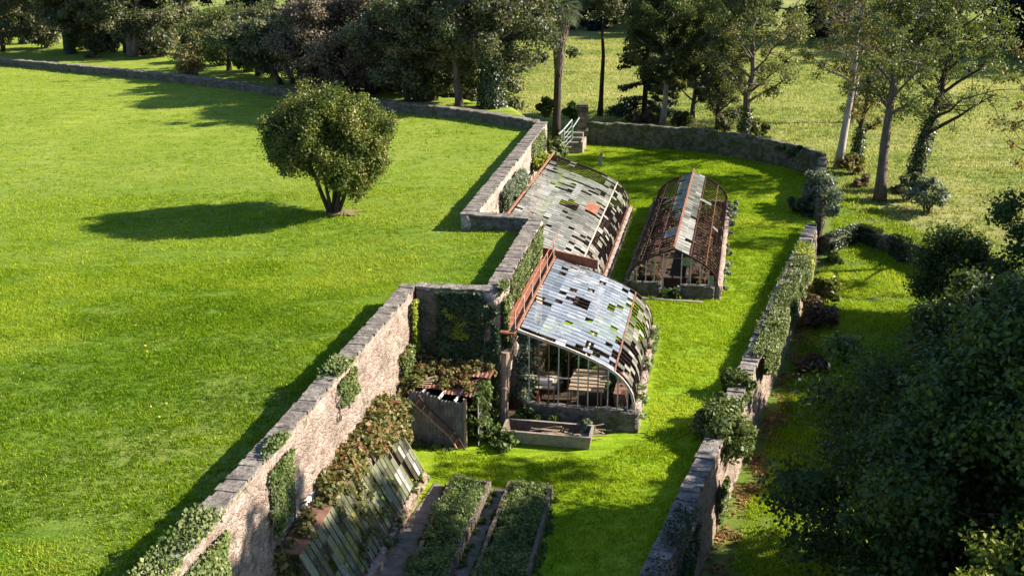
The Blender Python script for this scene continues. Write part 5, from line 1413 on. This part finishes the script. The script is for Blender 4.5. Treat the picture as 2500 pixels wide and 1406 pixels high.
n1 = VR; nR = Vector((RWd.y, -RWd.x, 0))
cf = Vector((-.12, -.99, 0))
ca, cb2 = W1a + Vector((.3, -.28, 0)), CRb + Vector((-.1, -.26, 0))
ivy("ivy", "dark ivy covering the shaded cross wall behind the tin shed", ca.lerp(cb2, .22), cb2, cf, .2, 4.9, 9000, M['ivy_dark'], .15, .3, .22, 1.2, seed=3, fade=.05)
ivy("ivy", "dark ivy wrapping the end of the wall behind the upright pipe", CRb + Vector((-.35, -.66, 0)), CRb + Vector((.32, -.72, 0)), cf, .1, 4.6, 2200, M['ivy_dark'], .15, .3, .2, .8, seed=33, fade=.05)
ivy("ivy", "bright yellow green patch of creeper in the middle of the shaded cross wall", ca.lerp(cb2, .30), ca.lerp(cb2, .85), cf, 3.0, 4.3, 900, M['ivy_yellow'], .12, .38, .36, .7, seed=9)
ivy("ivy", "yellow green creeper at the far end of the left wall near the cross wall", w1(37.0), w1(37.75), n1, 2.4, 4.6, 900, M['ivy_yellow'], .11, .2, .25, .5, seed=12)
ivy("ivy", "light green creeper low on the left wall beside the tin shed", w1(35.6), w1(36.8), n1, 1.2, 3.2, 900, M['ivy'], .11, .25, .3, .5, seed=13)
ivy("ivy", "ivy clump spilling over the left wall top half way along", w1(29.2), w1(31.4), n1, 3.6, 4.95, 1900, M['ivy'], .13, .2, .32, .7, top=.7, seed=14)
ivy("ivy", "light ivy sheet on the left wall face below the ivy clump", w1(24.2), w1(26.3), n1, 2.4, 4.95, 2200, M['ivy'], .13, .16, .36, .6, top=.3, seed=15)
ivy("ivy", "dark green ivy over the nearest end of the left wall", w1(17.5), w1(22.6), n1, 2.2, 4.95, 5500, M['ivy'], .13, .22, .38, 1.0, top=.8, seed=16)
ivy("ivy", "pale ivy clothing the corner edge of the wall over the pipe", w2(-.01), w2(.10), n1, 2.6, 4.95, 1700, M['ivy'], .12, .28, .18, .6, seed=17, top=.3)
ivy("ivy", "thin ivy strands hanging along the wall over the rusty walkway", w2(.12), w2(.97), n1, 3.5, 4.9, 3600, M['ivy'], .11, .16, .42, .5, seed=18, stems=10)
ivy("ivy", "thin yellowish strands hanging at the far end of the wall over the second greenhouse", w3(.70), w3(.97), n1, 3.2, 4.9, 1900, M['ivy'], .12, .2, .35, .8, seed=19, stems=8)
ivy("climbing_shrub", "grey green climbing shrub on the wall over the middle of the second greenhouse", w3(.24), w3(.50), n1, 3.3, 4.6, 3600, M['leaf_blue'], .13, .75, .2, 1.2, cat="climber", seed=20, stems=10)
ivy("climbing_shrub", "small dull climber on the wall at the near end of the second greenhouse", w3(.05), w3(.17), n1, 3.3, 4.2, 700, M['ivy'], .12, .5, .3, .8, cat="climber", seed=21)
ivy("climbing_shrub", "yellow leaved vine over the gutter at the far end of the second greenhouse", w3(.68), w3(.84), n1, 3.1, 3.9, 1500, M['ivy_yellow'], .14, 1.0, .3, .9, cat="climber", seed=22)
bush("climbing_shrub", "green and yellow vine heap by the stair railing", w3(.94) + n1 * .7 + Vector((0, 0, 2.2)), .8, 1.5, 2.2, M['ivy'], 2600, .15, cat="climber", z0=0)
# right wall
ivy("ivy", "long sheet of pale ivy over the sunlit face of the right garden wall", rw(41.0), rw(55.5), nR, -0.75, .62, 15000, M['ivy'], .14, .4, .44, 1.0, top=.7, seed=24, fade=.5, stems=12)
ivy("ivy", "yellow green ivy tuft on the far part of the right garden wall", rw(55.0), rw(58.2), nR, -.9, .62, 2200, M['ivy_yellow'], .14, .35, .25, .9, top=.9, seed=25)
ivy("ivy", "olive ivy creeping over the far top of the right garden wall", rw(44), rw(54), nR, .3, .62, 2600, M['ivy'], .13, .2, .25, 1.0, top=.95, seed=29)
bush("ivy", "big rounded ivy clump swelling over the right garden wall near the dark tree", rw(35.9, -.05) + Vector((0, 0, -1.2)), 1.1, 2.2, 2.5, M['ivy'], 16000, .10, cat="ivy", clumps=70, z0=.2, tints=(.1, .7))
bush("ivy", "smaller ivy clump on the right garden wall above the big rounded one", rw(39.2, -.1) + Vector((0, 0, -.7)), .75, 1.2, 1.7, M['ivy'], 6000, .10, cat="ivy", clumps=30, z0=.2, tints=(.1, .7))
ivy("ivy", "small ivy streak low on the lit right wall near the leaf litter", rw(33.0), rw(34.4), nR, -2.3, -.6, 1300, M['ivy'], .13, .3, .25, .7, seed=27)
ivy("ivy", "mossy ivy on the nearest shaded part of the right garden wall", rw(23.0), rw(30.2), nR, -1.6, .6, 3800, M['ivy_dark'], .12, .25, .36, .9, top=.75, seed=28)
for i_ in range(0, 3):
    p0, p1 = MW[i_], MW[i_ + 1]; q0 = (p1 - p0).normalized(); nn_ = Vector((q0.y, -q0.x, 0))
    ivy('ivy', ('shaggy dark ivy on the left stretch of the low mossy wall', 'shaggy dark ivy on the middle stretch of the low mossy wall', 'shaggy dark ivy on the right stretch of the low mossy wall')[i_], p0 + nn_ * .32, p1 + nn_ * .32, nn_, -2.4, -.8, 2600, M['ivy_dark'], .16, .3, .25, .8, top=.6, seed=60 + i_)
# brambles on frame and shed
def heap(name, label, pts, rr, per, m, size, cat="bramble", tints=(.15, .85)):
    C = np.array([tuple(p) for p in pts]); t = thing(name, Vector(C[0]), label, cat)
    mb = MB(); random.seed(len(label))
    for i in range(0, len(C) - 1, 2): 
        a, b = Vector(C[i]), Vector(C[random.randrange(len(C))])
        if (a - b).length < 3: mb.tube(wig(a, b, 4, .2), .012, 4, False)
    part("stems", mb, M['bark'], t)
    V, F, T = clump_leaves(C, rr, per, size, .8, up=.7, tint0=rng.uniform(tints[0], tints[1], len(C)))
    leaf_obj("foliage", V, F, T, m, t); return t
random.seed(21)
pts = []
for k in range(150):
    a = random.uniform(-.6, 5.4) if k % 3 else random.uniform(-.9, 2.4); b = TOPB - .75 + random.uniform(0, 0.98) * (1.15 - .09 * max(a, 0))
    z = TOPZ + .12 - max(0, b - TOPB) * 1.75 + random.uniform(-.05, .22)
    pts.append(HF.p(a, b, z))
for k in range(26):
    a = random.uniform(-1.2, -.2); pts.append(HF.p(a, random.uniform(-1.7, -.7), random.uniform(.6, 2.5)))
heap("bramble", "autumn tinted brambles heaped over the top of the sloping glass frame", pts, .27, 100, M['bramble'], .10)
pts = [HF.p(random.uniform(3.6, 6.0), random.uniform(TOPB - .2, -.15), 0) for _ in range(16)]
for p in pts: p.z = .5 + ((p - f0).dot(-vf)) * 1.76 + random.uniform(.02, .15)
heap("bramble", "dark brambles creeping down across the middle of the glass frame", pts, .20, 55, M['bramble'], .09, tints=(0, .4))
pts = [HF.p(random.uniform(5.4, 8.2), TOPB - random.uniform(.0, .9), TOPZ + random.uniform(-.7, .25)) for _ in range(40)]
heap("bramble", "shaded brambles at the nearest end of the glass frame", pts, .26, 80, M['bramble'], .10, tints=(0, .5))
pts = [HF.p(random.uniform(-.2, 4.6), random.uniform(-.06, .16), random.uniform(.2, .5)) for _ in range(26)]
heap("creeper", "light creeper along the foot of the glass frame", pts, .12, 40, M['ivy'], .09, cat="creeper")
pts = [HS.p(random.uniform(-.75, .35), random.uniform(-.1, 2.2), random.uniform(.7, 2.35)) for _ in range(80)] + [HS.p(random.uniform(-.9, -.3), random.uniform(.4, 2.6), random.uniform(2.0, 3.2)) for _ in range(26)]
heap("creeper", "thick creeper between the tin shed and the left wall", pts, .28, 85, M['bramble'], .11, cat="creeper", tints=(0, .7))
pts = [HS.p(random.uniform(-.1, LS + .6), random.uniform(.9, 2.45), random.uniform(2.2, 2.42)) for _ in range(34)] + [HS.p(random.uniform(.7, LS + .4), random.uniform(.3, .9), random.uniform(2.05, 2.2)) for _ in range(14)]
heap("creeper", "brownish creeper over the red shed roof", pts, .17, 55, M['bramble'], .09, cat="creeper")
pts = [HS.p(LS + random.uniform(.2, .68), random.uniform(.0, 2.3), random.uniform(.3, 2.05)) for _ in range(70)]
heap("creeper", "grey green creeper curtain on the right side of the tin shed", pts, .19, 65, M['ivy'], .09, cat="creeper", tints=(0, .45))
# greenhouse planting
pts = [H2.p(random.uniform(.1, 1.5), random.uniform(.02, .5), random.uniform(.4, 3.3)) for _ in range(60)]
heap("creeper", "grey leaved creeper climbing inside the wall end of the nearest greenhouse", pts, .24, 70, M['leaf_blue'], .10, cat="creeper", tints=(.1, .7))
bush("greenhouse_shrub", "leafy green shrub inside the nearest greenhouse under the glass", H2.p(3.4, 1.4, .05), 1.2, 1.1, 2.3, M['weed'], 3600, .16)
bush("greenhouse_shrub", "small green shrub right of the slatted bench inside the greenhouse", H2.p(1.9, 3.35, .05), .55, .8, 1.2, M['weed'], 1300, .12)
for i, (a, b, w, h, m, lab) in enumerate(((-.35, .35, .55, .75, 'weed', "bright green weeds at the pipe foot before the greenhouse"), (-.5, 1.1, .5, .6, 'weed', "green weed clump before the greenhouse front wall"), (-.75, 2.75, .42, .6, 'leaf_blue', "grey green weeds at the right end of the trough"),
      (.35, 2.9, .6, .5, 'weed', "low weeds just inside the greenhouse front wall"), (.4, 1.6, .8, .45, 'bramble', "brown weeds inside the greenhouse front"), (.35, 3.85, .4, .9, 'leaf_blue', "grey green weeds in the low front corner of the greenhouse"))):
    bush("weed_clump", lab, H2.p(a, b, .02), w, w * .8, h, M[m], 1300, .10, cat="weeds", z0=0)
pts = [H2.p(random.uniform(0, L2), W2w + random.uniform(.05, .28), random.uniform(.1, 1.15)) for _ in range(50)]
heap("wall_plants", "straggling plants along the low sunlit wall of the nearest greenhouse", pts, .14, 26, M['weed_soft'], .09, cat="weeds")
pts = [H3.p(random.uniform(1, L3), hw + random.uniform(.15, .5), random.uniform(.05, .5)) for _ in range(30)] + [H3.p(L3 - 2.5 + random.uniform(-1.3, 1.3), hw + random.uniform(.1, .6), random.uniform(.2, 1.1)) for _ in range(24)]
heap("wall_plants", "whitish weeds along the outer wall of the free-standing greenhouse", pts, .16, 45, M['leaf_blue'], .10, cat="weeds", tints=(.4, 1))
pts = [H3.p(random.uniform(1.0, L3 - 1), random.choice((-1, 1)) * random.uniform(.5, hw - .2), random.uniform(.5, .95)) for _ in range(110)]
heap("dead_plants", "dark dead plants filling the free-standing greenhouse", pts, .26, 26, M['bracken'], .12, cat="dead plants", tints=(0, .35))
pts = [H3.p(random.uniform(L3 - 4, L3 - .5), random.uniform(-hw + .4, hw - .4), random.uniform(.3, .8)) for _ in range(50)]
heap("weed_clump", "green weeds at the far end inside the free-standing greenhouse", pts, .26, 45, M['weed'], .11, cat="weeds")
pts = [H3.p(random.uniform(-.5, .5), random.uniform(-.45, .4), random.uniform(.05, .3)) for _ in range(14)]
heap("weed_clump", "green weeds in the doorway of the free-standing greenhouse", pts, .2, 60, M['weed'], .09, cat="weeds")
pts = [H1.p(random.uniform(5, 17), random.uniform(.4, 3.6), random.uniform(.3, 1.2)) for _ in range(70)]
heap("dead_plants", "brown plants under the grimy glass of the second lean-to greenhouse", pts, .4, 30, M['bracken'], .16, cat="dead plants", tints=(0, .5))
pts = [HS.p(LS + random.uniform(.7, 1.7), random.uniform(-.2, 1.0), random.uniform(.05, .45)) for _ in range(22)]
heap("weed_clump", "green weeds between shed and trough", pts, .22, 55, M['weed'], .09, cat="weeds")
pts = [HS.p(random.uniform(.2, LS), random.uniform(-.45, -.15), random.uniform(.0, .15)) for _ in range(16)]
heap("weed_clump", "low dark weeds at the foot of the corrugated shed front", pts, .13, 45, M['weed'], .08, cat="weeds")
def bedplants(name, label, inn, n, hmin, hmax, m, size, seed):
    a = np.array([[p.x, p.y] for p in inn]); u = rng.uniform(0, 1, (n, 1)); v = rng.uniform(0.04, .96, (n, 1))
    xy = (a[0] * (1 - v) + a[1] * v) * (1 - u) + (a[3] * (1 - v) + a[2] * v) * u
    hz = vnoise(xy[:, 0], xy[:, 1], 1.0, seed)
    C = np.column_stack([xy, .24 + hz * rng.uniform(hmin, hmax, n)])
    V, F, T = clump_leaves(C, rng.uniform(.10, .22, n), 75, size, 1.1, up=.4, tint0=np.clip(hz * .8 + rng.normal(0, .1, n), 0, 1))
    o = leaf_obj(name, V, F, T, m, None, Vector(C[0])); tag(o, kind='stuff'); return o
bedplants("tall_bed_weeds", "", in1, 560, .1, .85, M['weed_soft'], .045, 5)
bedplants("low_bed_weeds", "", in2, 520, .05, .42, M['weed_soft'], .045, 6)

def path_weeds(p0, p1, n, seed):
    random.seed(seed); C = []
    for k in range(n):
        t = random.random(); p = p0.lerp(p1, t); C.append((p.x + random.gauss(0, .05), p.y + random.gauss(0, .08), .05 + random.uniform(.0, .12)))
    V, F, T = clump_leaves(np.array(C), rng.uniform(.04, .15, n), 30, .05, .7, up=.6)
    tag(leaf_obj("path_weeds", V, F, T, M['weed'], None, Vector(C[0])), kind='stuff')
path_weeds(b1[0] + Vector((-.12, 0, -.45)), b1[3] + Vector((-.12, 0, -.45)), 70, 1)
path_weeds(b1[1] + Vector((.1, 0, -.45)), b1[2] + Vector((.1, 0, -.45)), 60, 2)
path_weeds(b2[0] + Vector((-.1, 0, -.45)), b2[3] + Vector((-.1, 0, -.45)), 45, 3)
path_weeds(b2[1] + Vector((.12, 0, -.45)), b2[2] + Vector((.12, 0, -.45)), 60, 4)
